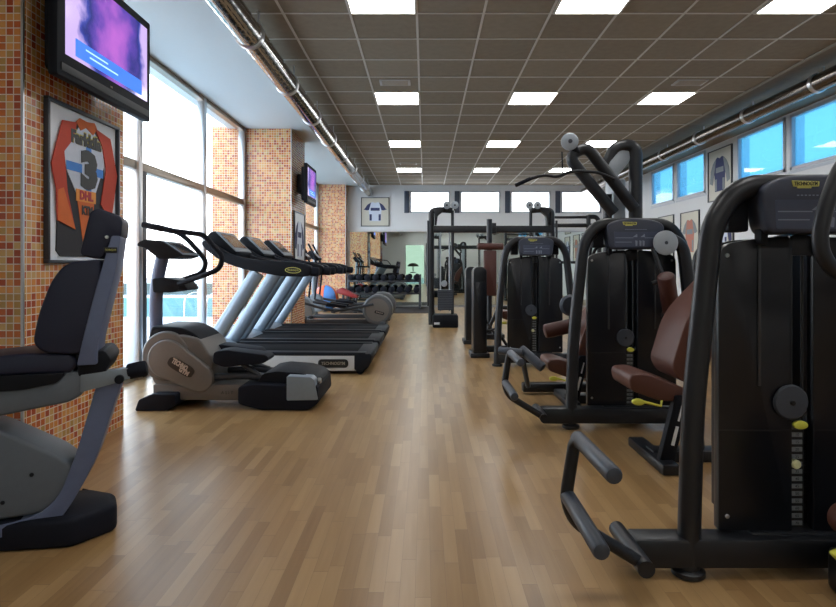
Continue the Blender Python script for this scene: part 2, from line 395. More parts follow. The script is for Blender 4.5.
# wall behind the camera: green glazed doors seen in the mirror
w = MB(); w.box(-3.2, -1.3, YF-.2, YF, 0, H); w.box(.0, 5.6, YF-.2, YF, 0, H); w.box(-1.3, .0, YF-.2, YF, 2.5, H); struct('wall_near', w, m_white)
o = struct('door_1', MB().box(-1.3, .0, YF-.1, YF-.09, 0, 2.5), m_green)
f = MB()
for x in (-1.27, -.03): f.box(x-.03, x+.03, YF-.13, YF-.05, 0, 2.5)
struct('door_frame', f, m_alu, o)
f = MB(); f.prism([(-.77+.36*math.cos(k*PI/12), 1.12+.22*math.sin(k*PI/12)) for k in range(13)], 'Y', YF-.088, YF-.08); f.box(-.80, -.74, YF-.088, YF-.08, .78, 1.13); f.box(-.95, -.59, YF-.088, YF-.08, .70, .76)
struct('door_tree_emblem', f, m_ink, o)
# ground outside
struct('pool_deck', MB().box(-40, -3.0, -20, 60, -.3, -.06), m_deck)
struct('pool_water', MB().box(-16, -4.6, 14.2, 22.5, -.2, -.05), m_water)
struct('parapet', MB().box(-40, -3.6, 25, 25.3, -.3, .42), m_parapet)
struct('terrace', MB().box(-6, 8, -25, YF-.25, -.3, -.02), m_deck)

# ------------------------------------------------------------------ ceiling fittings
colname = {0: 'window-side column', 1: 'middle column', 2: 'right column'}
rowname = {0: 'row cut by the photo top', 1: 'second row into the room', 2: 'third row into the room', 3: 'last row before the far wall', -1: 'row just above the viewpoint', -2: 'row behind the viewpoint', -3: 'rearmost row'}
proto = None
for k in range(-3, 4):
    for c in range(3):
        x = -.673+.3+1.8*c + (.02 if c else 0); y = 5.05+3*k
        if proto is None:
            t = thing('ceiling_light', '', 'light', (x, y, H))
            f = MB()
            for q in ((-.3, -.28, -.3, .3), (.28, .3, -.3, .3), (-.28, .28, -.3, -.28), (-.28, .28, .28, .3)):
                f.box(x+q[0], x+q[1], y+q[2], y+q[3], H-.014, H)
            obj('frame', f, m_grid, t); obj('diffuser', MB().box(x-.28, x+.28, y-.28, y+.28, H-.010, H), m_panel, t); proto = t
        else: t = copy_tree(proto)
        t.location = (x, y, H); t['group'] = 'square ceiling lights'
        t['label'] = 'square white ceiling light panel, %s, %s' % (colname[c], rowname[k])
for i, (x, y, lab) in enumerate([(-.37, 7.36, 'slotted ceiling vent just in front of the window-side second light'), (3.27, 7.36, 'slotted ceiling vent beside the second light over the black machines'), (-.37, 13.2, 'small ceiling vent in front of the last window-side light')]):
    t = thing('ceiling_vent', lab, 'vent', (x, y, H), 'ceiling vents')
    f = MB(); f.box(x-.19, x+.19, y-.11, y+.11, H-.012, H, .004); obj('plate', f, M('vent_grey_%d' % i, (.5, .49, .47), .5), t)
    for q in range(5): obj('slat', MB().box(x-.16, x+.16, y-.085+q*.038, y-.07+q*.038, H-.016, H-.011), m_edge, t)
def duct(name, x, z, r, label, mt=None):
    t = thing(name, label, 'duct', (x, 6, z-r))
    prof = [(r, YF+.05), (r, YB-.05)]
    m = MB(); m.lathe([(r, YF+.01), (r, YB-.02)], (x, 0, z), 'Y', 32); obj('pipe', m, mt or m_duct, t)
    y = -3.4
    while y < YB:
        c = MB(); c.lathe([(r, -.03), (r+.012, -.024), (r+.012, .024), (r, .03)], (x, y, z), 'Y', 32); c.box(x+r*.6, x+r*.6+.012, y-.01, y+.01, z+r*.6, H-.004); obj('clamp', c, m_alu, t)
        y += 1.45
    return t
duct('ventilation_duct', -1.56, 3.21, .12, 'shiny round metal duct under the ceiling on the window side')
duct('ventilation_duct', 4.45, 3.22, .10, 'shiny round metal duct under the ceiling beside the blue windows', M('dull_duct_metal', (.17, .15, .135), .22, 1))

# ------------------------------------------------------------------ pictures and televisions
def pane(pts, x, d): return MB().prism(pts, 'X', x, x+d, 0)
# large framed racing jersey on the near pillar (pillar face x=-2.18)
t = thing('framed_jersey', 'framed red and white racing jersey with a black number on the near mosaic pillar', 'picture', (-2.18, 3.81, 1.17))
x = -2.178; f = MB()
for q in ((3.40, 4.20, 1.165, 1.185), (3.40, 4.20, 2.105, 2.125), (3.40, 3.42, 1.185, 2.105), (4.18, 4.20, 1.185, 2.105)): f.box(x, x+.03, q[0], q[1], q[2], q[3], .003)
obj('frame', f, m_dkframe, t)
obj('backing', MB().box(x, x+.006, 3.415, 4.185, 1.18, 2.11), m_paper, t)
x += .007
jb = obj('jersey_body', pane([(3.65, 2.03), (3.72, 2.05), (3.89, 2.05), (3.96, 2.02), (4.02, 1.8), (4.03, 1.62), (4.05, 1.23), (4.0, 1.21), (3.54, 1.208), (3.50, 1.24), (3.51, 1.42), (3.58, 1.6), (3.567, 1.839)], x, .006), m_jblack, t)
obj('white_front', pane([(3.729, 2.02), (3.80, 2.035), (3.896, 2.02), (4.0, 1.934), (4.015, 1.817), (3.967, 1.729), (3.90, 1.60), (3.70, 1.60), (3.60, 1.73), (3.567, 1.839)], x+.006, .003), m_jwhite, jb)
obj('orange_front', pane([(3.70, 1.60), (3.90, 1.60), (3.875, 1.40), (3.80, 1.21), (3.77, 1.30)], x+.006, .003), m_orange, jb)
obj('collar', pane([(3.69, 2.045), (3.729, 2.075), (3.81, 2.07), (3.896, 2.082), (3.925, 2.05), (3.88, 2.0), (3.80, 2.03), (3.74, 2.0)], x+.009, .003), m_orange, jb)
obj('sleeve', pane([(3.55, 2.02), (3.697, 2.04), (3.66, 1.93), (3.567, 1.839), (3.60, 1.60), (3.68, 1.376), (3.50, 1.42), (3.49, 1.6), (3.443, 1.747)], x+.008, .005), m_red, t)
obj('sleeve_flash', pane([(3.505, 1.60), (3.56, 1.62), (3.68, 1.376), (3.505, 1.42)], x+.0131, .001), m_orange, t)
obj('sleeve', pane([(3.90, 2.05), (4.09, 2.02), (4.18, 1.78), (4.10, 1.45), (3.97, 1.56), (4.035, 1.8), (3.985, 1.95)], x+.008, .005), m_red, t)
xx = x+.010
for q in ((3.59, 3.755, 1.735, 1.79), (3.90, 4.0, 1.735, 1.79), (3.80, 3.86, 1.85, 1.92), (3.80, 3.86, 1.62, 1.66)): obj('blue_band', MB().box(xx, xx+.001, *q), m_jblue, jb)
R_, U_ = (0, 1, 0), (0, 0, 1)
text('lettering', 'Farkkila', .105, m_ink, jb, (xx+.003, 3.80, 1.945), R_, U_, .001, bold=.006, width=.34)
text('lettering', 'Farkkila', .105, m_inkgold, jb, (xx+.0015, 3.804, 1.949), R_, U_, .0005, bold=.010, width=.345)
text('number', '3', .30, m_ink, jb, (xx+.003, 3.835, 1.75), R_, U_, .001, bold=.022, width=.19)
obj('sponsor_patch', MB().box(xx, xx+.002, 3.69, 3.91, 1.555, 1.63), M('amber_patch', (.78, .30, .05), .6), jb)
text('lettering', 'DHL', .075, m_inkred, jb, (xx+.003, 3.80, 1.592), R_, (0, 0.0, 1), .001, bold=.004, width=.15)
text('lettering', 'KTM', .075, m_ink, jb, (xx+.003, 3.81, 1.50), R_, U_, .001, bold=.004, width=.12)
def jersey_poster(name, label, face, u0, u1, v0, v1, body, accent, board=m_cream, long=True, loc=None):
    """face: ('X',x,dir) plane of constant x, or ('Y',y,dir); u along the wall"""
    ax, c, d = face
    base = (c, (u0+u1)/2, v0) if ax == 'X' else ((u0+u1)/2, c, v0)
    t = thing(name, label, 'picture', base, 'framed jerseys')
    def layer(pts, a, b):
        return MB().prism(pts, ax, c+d*a, c+d*b, 0)
    def rect(a, b, e, f): return [(a, e), (b, e), (b, f), (a, f)]
    fr = MB(); w = .018
    for q in (rect(u0, u1, v0, v0+w), rect(u0, u1, v1-w, v1), rect(u0, u0+w, v0+w, v1-w), rect(u1-w, u1, v0+w, v1-w)): fr.prism(q, ax, c+d*.001, c+d*.03)
    obj('frame', fr, m_dkframe, t); obj('backing', layer(rect(u0+.01, u1-.01, v0+.01, v1-.01), .001, .012), board, t)
    W, Hh = u1-u0, v1-v0
    P = lambda L: [(u0+W*a, v0+Hh*b) for a, b in L]
    obj('jersey_body', layer(P([(.3, .18), (.7, .18), (.72, .5), (.78, .74), (.6, .84), (.5, .81), (.4, .84), (.22, .74), (.28, .5)]), .013, .017), body, t)
    e = .32 if long else .55
    obj('sleeve', layer(P([(.22, .74), (.36, .83), (.28, .56), (.2, e), (.08, e+.04), (.12, .6)]), .013, .018), accent, t)
    obj('sleeve', layer(P([(.78, .74), (.64, .83), (.72, .56), (.8, e), (.92, e+.04), (.88, .6)]), .013, .018), accent, t)
    obj('print_band', layer(P([(.34, .54), (.66, .54), (.66, .64), (.34, .64)]), .0171, .0185), accent, t)
    for s in (.3, .62): obj('print_band', layer(P([(s, .2), (s+.08, .2), (s+.08, .42), (s, .42)]), .0171, .0185), accent, t)
    return t
jersey_poster('framed_jersey', 'framed pale blue and black jersey on the second mosaic pillar under the television', ('X', -2.18, 1), 9.86, 10.72, 1.13, 2.07, m_jwhite, m_jnavy, m_paper)
jersey_poster('framed_jersey', 'framed white short sleeved cycling jersey high on the far white wall', ('Y', YB, -1), -1.79, -1.0, 2.26, 3.07, m_jwhite, m_jnavy, m_cream, False)
jersey_poster('framed_jersey', 'tall framed dark blue jersey between the blue windows on the right wall', ('X', XR, -1), 10.45, 11.33, 2.35, 3.30, m_jnavy, m_greyprint, m_cream)
jersey_poster('framed_jersey', 'framed small dark figure on pale board, low on the right wall, farthest from the viewpoint', ('X', XR, -1), 12.9, 13.75, 1.3, 2.27, m_greyprint, m_jblack, m_cream, False)
jersey_poster('framed_jersey', 'framed russet print on pale board, low on the right wall', ('X', XR, -1), 11.7, 12.55, 1.25, 2.26, m_pinkish, m_greyprint, m_cream, False)
jersey_poster('framed_jersey', 'framed blue, white and yellow jersey, low on the right wall, nearest the viewpoint', ('X', XR, -1), 10.4, 11.2, 1.25, 2.25, m_jwhite, m_jnavy, m_cream)
def television(y0, y1, z0, z1, label, wallx=-2.18):
    t = thing('television', label, 'television', (wallx, (y0+y1)/2, z0), 'wall televisions')
    xf = -1.95
    obj('casing', MB().prism(fillet2([(y0, z0), (y1, z0), (y1, z1), (y0, z1)], .02), 'X', xf-.055, xf, .012), m_black, t)
    c = MB(); c.prism(fillet2([(y0+.06, z0+.05), (y1-.06, z0+.05), (y1-.06, z1-.05), (y0+.06, z1-.05)], .03), 'X', xf-.11, xf-.05, .01); obj('rear_housing', c, m_black, t)
    w = MB(); w.box(wallx+.001, xf-.105, (y0+y1)/2-.12, (y0+y1)/2+.12, z0+.2, z1-.15, .005); obj('wall_bracket', w, m_dkframe, t)
    s = obj('screen', MB().box(xf-.002, xf+.003, y0+.07, y1-.06, z0+.13, z1-.06), m_tv, t)
    obj('caption_bar', MB().box(xf+.0032, xf+.0038, y0+.16, y1-.14, z0+.15, z0+.25), m_tvblue, s)
    for i, (a, b) in enumerate(((.26, .50), (.30, .62))): obj('caption_line', MB().box(xf+.0040, xf+.0044, y0+a, y0+b, z0+.215-.03*i, z0+.224-.03*i), m_tvtext, s)
    obj('bezel_strip', MB().box(xf-.001, xf+.005, y0+.03, y1-.03, z0+.03, z0+.075, .002), m_slot, t)
    obj('badge', MB().box(xf+.004, xf+.0065, (y0+y1)/2-.012, (y0+y1)/2+.012, z0+.085, z0+.095), m_chrome, t)
television(3.16, 4.235, 2.17, 2.87, 'large black wall television showing purple and blue on the near pillar')
television(9.85, 10.70, 2.20, 2.86, 'black wall television showing blue on the second pillar above the treadmills')

# ------------------------------------------------------------------ recumbent bike (far left)
t = thing('recumbent_bike', 'grey recumbent exercise bike with dark navy seat in the left foreground', 'exercise bike', (-1.9, 2.65, 0))
a, b = 2.45, 2.72
f = MB(); f.prism(fillet2([(-2.45, .46), (-2.0, .56), (-1.747, .514), (-1.65, .457), (-1.503, .368), (-1.447, .311), (-1.455, .23), (-1.487, .173), (-1.56, .135), (-2.45, .10)], [.05, .1, .05, .05, .06, .04, .05, .05, .04, .05]), 'Y', a+.03, b-.03, .025, 3)
hs = obj('drive_housing', f, m_bikegrey, t)
for q in ((-1.60, .30), (-1.70, .20)): f = MB(); f.disc((q[0], a+.03, q[1]), .008, .01); obj('screw', f, m_black, hs)
f = MB(); f.prism(fillet2([(-1.355, .69), (-1.438, .376), (-1.50, .20), (-1.58, .13), (-1.80, .10), (-1.80, .06), (-1.52, .07), (-1.435, .20), (-1.365, .343), (-1.262, .69)], [.01, .1, .1, .05, .02, .02, .1, .12, .1, .01]), 'Y', a+.02, b-.12, .015, 3); obj('support_beam', f, m_bikepost, t)
f = MB(); f.prism(fillet2([(-2.45, .72), (-1.42, .717), (-1.395, .70), (-1.41, .62), (-1.46, .59), (-1.747, .546), (-2.3, .42), (-2.45, .42)], .02), 'Y', a, b-.08, .018, 3); obj('seat_carrier', f, m_bikegrey, t)
f = MB(); f.prism(fillet2([(-1.42, .700), (-1.235, .720), (-1.235, .672), (-1.42, .628)], .006), 'Y', a-.005, a+.05, .008); br = obj('handle_bar', f, m_capgrey, t)
obj('hand_grip', MB().grip((-1.25, a+.022, .698), (-1.17, a+.022, .712), .034), m_rubber, br)
f = MB(); f.disc((-1.275, a-.01, .675), .018, .03); obj('knob', f, m_black, br)
f = MB(); f.prism(fillet2([(-1.95, .775), (-1.62, .80), (-1.45, .79), (-1.425, .75), (-1.45, .712), (-1.95, .715)], .03), 'Y', a-.01, b+.03, .025, 3); obj('seat_cushion', f, m_navy, t)
f = MB(); f.prism(fillet2([(-1.95, .715), (-1.47, .715), (-1.50, .675), (-1.62, .655), (-1.95, .65)], .02), 'Y', a-.015, b+.03, .015, 3); obj('seat_base', f, m_black, t)
f = MB(); f.prism(fillet2([(-1.44, .79), (-1.33, .80), (-1.305, .76), (-1.33, .70), (-1.43, .69)], .015), 'Y', a-.005, b, .012); obj('seat_hinge', f, m_black, t)
f = MB(); f.prism(fillet2([(-1.469, 1.165), (-1.34, 1.18), (-1.345, .947), (-1.41, .784), (-1.551, .800), (-1.587, .839), (-1.567, .961), (-1.52, 1.096)], [.05, .02, .03, .04, .04, .05, .1, .1], 5), 'Y', a-.02, b-.0, .035, 3); bk = obj('backrest', f, m_navy, t)
f = MB(); f.prism(fillet2([(-1.383, 1.375), (-1.354, 1.390), (-1.275, 1.362), (-1.262, 1.34), (-1.268, 1.272), (-1.30, 1.27), (-1.335, 1.185), (-1.36, 1.178), (-1.422, 1.195)], [.02, .02, .02, .02, .01, .02, .01, .02, .02]), 'Y', a-.02, b-.06, .02, 3); obj('headrest', f, m_navy, t)
f = MB(); f.prism(fillet2([(-1.302, 1.276), (-1.268, 1.276), (-1.282, 1.15), (-1.355, .825), (-1.355, .744), (-1.429, .744), (-1.395, .906), (-1.354, 1.082)], [.01, .01, .05, .04, .01, .01, .08, .08]), 'Y', a-.03, b-.10, .012, 3); ps = obj('backrest_post', f, m_bikepost, t)
obj('badge', MB().box(-1.330, -1.280, a-.034, a-.028, 1.205, 1.228, .002), m_slot, ps); text('lettering', 'TECHNOGYM', .012, m_gold, ps, (-1.305, a-.035, 1.216), (1, 0, 0), U_, .0004, width=.04)
f = MB(); f.disc((-1.32, a-.024, 1.27), .007, .012); obj('bolt', f, m_alu, ps)
f = MB()
fp = fillet2([(-1.80, 2.49), (-1.45, 2.42), (-1.295, 2.54), (-1.32, 2.68), (-1.44, 2.78), (-1.80, 2.78)], .03)
f.prism(fp, 'Z', .0, .122, .03, 3); obj('rear_foot', f, m_rubber, t)
f = MB(); f.prism(fillet2([(-2.47, 2.42), (-2.25, 2.42), (-2.25, 2.80), (-2.47, 2.80)], .03), 'Z', 0, .11, .03); obj('front_foot', f, m_rubber, t)
PV = Vector((-1.45, 2.45, 0)); RZ = Matrix.Rotation(math.radians(20), 4, 'Z')
t.location = PV+RZ@(t.location-PV); t.rotation_euler.z = math.radians(20)
tag(obj('floor_cord', MB().tube([(-2.2, 3.05, .006), (-1.95, 2.95, .006), (-1.70, 2.9, .006), (-1.6, 2.98, .006), (-1.75, 3.05, .006)], .006, 8, .1), m_black), 'thin black power cord on the floor behind the recumbent bike', 'cord')

# ------------------------------------------------------------------ stride trainer in front of the treadmills
t = thing('stride_trainer', 'warm grey stride trainer with disc cover, tall console post and curved handlebars', 'exercise machine', (-1.6, 5.1, 0))
a, b = 4.80, 5.36; c = (a+b)/2
f = MB(); f.prism(fillet2([(-2.28, .50), (-2.236, .659), (-1.99, .65), (-1.86, .585), (-1.775, .47), (-1.74, .34), (-1.74, .10), (-2.15, .10)], [.1, .03, .1, .1, .06, .03, .02, .05]), 'Y', a+.07, b-.02, .02, 3); hs = obj('drive_housing', f, m_black, t)
f = MB(); f.prism([(-2.107+.195*math.cos(k*2*PI/40), .415+.205*math.sin(k*2*PI/40)) for k in range(40)], 'Y', a+.03, b, .02, 3); obj('disc_cover', f, m_warm, t)
f = MB(); f.prism(fillet2([(-2.29, .43), (-2.20, .18), (-2.05, .10), (-1.73, .10), (-1.73, .40), (-1.83, .56), (-2.0, .60)], .06), 'Y', a+.04, b-.01, .02, 3); obj('side_cover', f, m_warm, t)
# rounded link cover: hull of two circles
import itertools
def hull2(c1, r1, c2, r2, n=20):
    d = Vector(c2)-Vector(c1); ang = math.atan2(d.y, d.x); be = math.acos((r1-r2)/d.length); P = []
    for k in range(n+1): t_ = ang+be+(2*PI-2*be)*k/n; P.append((c1[0]+r1*math.cos(t_), c1[1]+r1*math.sin(t_)))
    for k in range(n+1): t_ = ang-be+2*be*k/n; P.append((c2[0]+r2*math.cos(t_), c2[1]+r2*math.sin(t_)))
    return P
f = MB(); f.prism(hull2((-2.085, .40), .155, (-1.825, .245), .115), 'Y', a+.0, a+.05, .014, 3); lk = obj('link_cover', f, m_warm2, t)
ang = math.atan2(-.155, .26); rx = Vector((math.cos(ang), 0, math.sin(ang))); ux = Vector((-math.sin(ang), 0, math.cos(ang))); ce = Vector((-1.965, a-.001, .335))
pts = []
for k in range(32):
    q = 2*PI*k/32; sx = math.copysign(abs(math.cos(q))**.5, math.cos(q))*.115; sz = math.copysign(abs(math.sin(q))**.6, math.sin(q))*.045
    v = ce+rx*sx+ux*sz; pts.append((v.x, v.z))
obj('badge', MB().prism(pts, 'Y', a-.004, a+.002, 0), m_badge, lk)
text('lettering', 'TECHNO', .056, m_badgetxt, lk, ce+rx*-.018+ux*.014+Vector((0, -.004, 0)), rx, ux, .001, bold=.003, width=.14)
text('lettering', 'GYM', .05, m_badgetxt, lk, ce+rx*.04+ux*-.018+Vector((0, -.004, 0)), rx, ux, .001, bold=.003, width=.085)
f = MB(); f.prism(fillet2([(-2.2, .19), (-1.46, .19), (-1.46, .06), (-2.2, .07)], .01), 'Y', a+.02, b-.04, .01); bm_ = obj('base_beam', f, m_warm, t)
text('lettering', 'A S I T', .035, m_badge, bm_, (-1.60, a+.019, .125), (1, 0, 0), U_, .0006)
f = MB(); f.prism(fillet2([(-2.30, 0), (-2.27, .09), (-2.16, .135), (-1.98, .135), (-1.98, .04), (-2.05, 0)], .02), 'Y', a-.08, b+.12, .02, 3); obj('front_foot', f, m_rubber, t)
f = MB(); f.prism(fillet2([(-1.49, .19), (-1.38, .21), (-1.12, .20), (-.96, .18), (-.855, .20), (-.845, .06), (-.93, .0), (-1.30, .0), (-1.49, .05)], .03), 'Y', a-.06, b+.04, .02, 3); rf = obj('rear_base', f, m_rubber, t)
f = MB(); f.prism(fillet2([(-1.36, .19), (-1.32, .275), (-1.21, .295), (-1.0, .28), (-.89, .24), (-.845, .19)], .03), 'Y', a+.03, b, .025, 3); obj('rear_hood', f, m_black, t)
f = MB(); f.prism(fillet2([(-1.10, .275), (-.905, .265), (-.88, .24), (-.85, .085), (-1.10, .08)], .012), 'Y', a-.065, a+.06, .01, 3); obj('rear_cap', f, m_capgrey, t)
f = MB(); f.disc((-.858, a+.04, .22), .022, .03, 'X'); obj('bolt', f, m_alu, rf)
for s, y0, dz, dx in ((0, a-.01, 0, 0), (1, c+.04, .0, -.16)):
    f = MB(); f.prism(fillet2([(-1.70+dx, .46+dz), (-1.60+dx, .475+dz), (-1.28+dx, .435+dz), (-1.25+dx, .40+dz), (-1.30+dx, .365+dz), (-1.62+dx, .335+dz), (-1.71+dx, .37+dz)], .03), 'Y', y0, y0+.2, .02, 3); pd = obj('pedal', f, m_rubber, t)
    f = MB(); f.tube([(-1.72, y0+.1, .24), (-1.45, y0+.1, .25), (-1.1, y0+.1, .20)], .03); f.tube([(-1.5+dx, y0+.1, .35+dz), (-1.36, y0+.1, .25)], .022); obj('pedal_arm', f, m_dkframe, pd)
f = MB(); f.tube([(-2.29, c, .55), (-2.295, c, .85), (-2.28, c, 1.05), (-2.235, c, 1.24)], .035, 14, .2, True, (.045, .055)); obj('console_post', f, m_bikepost, t)
f = MB(); f.prism(fillet2([(-2.36, 1.315), (-2.35, 1.345), (-2.295, 1.368), (-2.16, 1.358), (-2.0, 1.248), (-2.005, 1.23), (-2.06, 1.21), (-2.18, 1.208), (-2.30, 1.30)], .012), 'Y', c-.20, c+.20, .018, 3); cs = obj('console', f, m_black, t)
dr = Vector((.18, 0, -.12)).normalized(); nr = Vector((.12, 0, .18)).normalized()
f = MB(); p0 = Vector((-2.135, 0, 1.340)); q = [p0+nr*.001, p0+dr*.15+nr*.001, p0+dr*.15+nr*.006, p0+nr*.006]
f.prism([(v.x, v.z) for v in q], 'Y', c-.14, c+.14); obj('screen', f, m_screen, cs)
f = MB(); q = [p0+dr*-.02-nr*.004, p0+dr*.175-nr*.004, p0+dr*.175+nr*.0035, p0+dr*-.02+nr*.0035]; f.prism([(v.x, v.z) for v in q], 'Y', c-.17, c+.17, .002); obj('bezel', f, m_capgrey, cs)
f = MB(); f.prism(fillet2([(-2.27, 1.045), (-2.18, 1.055), (-2.03, 1.03), (-1.975, .965), (-1.98, .945), (-2.06, .955), (-2.09, .93), (-2.26, .928)], .02), 'Y', c-.13, c+.13, .02, 3); obj('handlebar_mount', f, m_black, t)
def bars(y, yin, P):
    f = MB(); L = [(q[0], y, q[1]) for q in P]; L[-1] = (L[-1][0], yin, L[-1][2]); f.tube(L, .021, 14, .07); o = obj('handlebar', f, m_rubber, t)
    g_ = MB(); g_.grip(L[0], [L[0][i]+(L[1][i]-L[0][i])*.75 for i in range(3)], .026); obj('hand_grip', g_, m_rubber, o)
bars(c-.24, c-.12, [(-2.294, 1.487), (-2.064, 1.438), (-1.80, 1.405), (-1.735, 1.331), (-1.640, 1.224), (-1.669, 1.125), (-1.768, 1.084), (-2.05, 1.0)])
bars(c+.22, c+.12, [(-2.40, 1.50), (-2.19, 1.447), (-2.111, 1.386), (-2.0, 1.263), (-1.94, 1.185), (-1.975, 1.09), (-2.15, 1.02)])

# ------------------------------------------------------------------ treadmills
def treadmill():
    t = thing('treadmill', '', 'treadmill', (-1.6, .46, 0)); W = .92
    y0, y1 = 0, W
    for q, lab in ((y0, 0), (y1-.09, 1)):
        f = MB(); f.prism(fillet2([(-2.3, .04), (-.66, .04), (-.66, .205), (-2.3, .215)], .01), 'Y', q, q+.09, .008); sp = obj('side_panel', f, m_silver2, t, 'silver side panel')
        if lab == 0:
            obj('badge', MB().prism(fillet2([(-1.06, .075), (-.74, .075), (-.74, .165), (-1.06, .165)], .044, 6), 'Y', -.005, .002, 0), m_slot, sp)
            text('lettering', 'TECHNOGYM', .045, m_alu, sp, (-.90, -.0055, .12), (1, 0, 0), U_, .001, bold=.001, width=.25)
        f = MB(); f.prism(fillet2([(-2.35, .205), (-.60, .20), (-.56, .215), (-.56, .232), (-2.35, .245)], .006), 'Y', q-.004, q+.13 if not lab else q+.094, .006); obj('foot_rail', f, m_black, t)
    f = MB(); f.box(-2.35, -.58, .1, W-.1, .12, .222, .012); obj('running_belt', f, m_belt, t)
    f = MB(); f.prism(fillet2([(-.68, .05), (-.60, .03), (-.53, .07), (-.49, .18), (-.50, .225), (-.68, .222)], .02), 'Y', -.006, W+.006, .012); obj('rear_roller_cover', f, m_black, t)
    for q in (.03, W-.07): f = MB(); f.disc((-.62, q+.02, .045), .045, .04); obj('rear_wheel', f, m_rubber, t)
    f = MB(); f.prism(fillet2([(-2.82, .0), (-2.82, .16), (-2.72, .30), (-2.45, .33), (-2.2, .25), (-2.15, .21), (-2.2, .03), (-2.3, 0)], .03), 'Y', .0, W, .025, 3); obj('motor_hood', f, m_capgrey, t)
    for q in (.07, W-.05):
        f = MB(); f.tube([(-2.30, q, .20), (-2.24, q, .27), (-1.72, q, 1.08)], .05, 16, 0, True, (.045, .078)); obj('upright', f, m_silver, t)
    for i, q in enumerate((.02, W-.14)):
        f = MB(); f.prism(fillet2([(-2.31, 1.40), (-2.27, 1.33), (-2.10, 1.20), (-1.88, 1.12), (-1.47, 1.04), (-1.20, 1.035), (-1.135, 1.06), (-1.135, 1.145), (-1.19, 1.170), (-1.32, 1.195), (-1.75, 1.215), (-2.0, 1.27), (-2.26, 1.43)], [.03, .05, .1, .1, .1, .05, .04, .04, .05, .1, .1, .08, .04]), 'Y', q, q+.12, .03, 3); ar = obj('handrail', f, m_black, t)
        if i == 0:
            obj('badge', MB().prism(oval(-1.33, 1.105, .085, .032, 28, -.05), 'Y', q-.004, q+.004), m_gold, ar); obj('badge_field', MB().prism(oval(-1.33, 1.105, .076, .026, 28, -.05), 'Y', q-.0055, q-.003), m_slot, ar)
            text('lettering', 'TECHNOGYM', .026, m_gold, ar, (-1.33, q-.006, 1.105), (1, 0, -.05), U_, .0005, width=.12)
        f = MB(); f.grip((-1.17, q+.06, 1.095), (-1.06, q+.06, 1.085), .05); obj('hand_grip', f, m_rubber, ar)
    f = MB(); f.prism(fillet2([(-2.31, 1.46), (-2.27, 1.525), (-2.21, 1.53), (-1.975, 1.30), (-2.0, 1.25), (-2.2, 1.22), (-2.31, 1.39)], [.03, .04, .02, .02, .03, .05, .04]), 'Y', .17, W-.17, .025, 3); cs = obj('console', f, m_black, t)
    d = Vector((.235, 0, -.23)).normalized(); n = Vector((.23, 0, .235)).normalized(); p = Vector((-2.205, 0, 1.522))
    def slab(s0, s1, h0, h1): return [((p+d*s+n*h).x, (p+d*s+n*h).z) for s, h in ((s0, h0), (s1, h0), (s1, h1), (s0, h1))]
    f = MB(); f.prism(slab(.0, .31, -.006, .010), 'Y', .18, W-.18, .006); obj('bezel', f, m_capgrey, cs)
    f = MB(); f.prism(slab(.04, .25, .008, .012), 'Y', .24, W-.24, 0); obj('screen', f, m_screen, cs)
    f = MB(); f.box(-1.90, -1.84, .08, W-.08, 1.13, 1.19, .02); obj('cross_bar', f, m_black, t)
    return t
tm = treadmill()
for i, (dy, lab) in enumerate(((6.30, 'treadmill nearest the viewpoint, beside the stride trainer, its whole silver flank showing'), (7.41, 'middle treadmill of the row of three'), (8.52, 'farthest treadmill of the row of three, in front of the second mosaic pillar'))):
    o = tm if i == 0 else copy_tree(tm)
    o.location = (-1.67, .46+dy, 0); o['label'] = lab; o['group'] = 'treadmills along the windows'

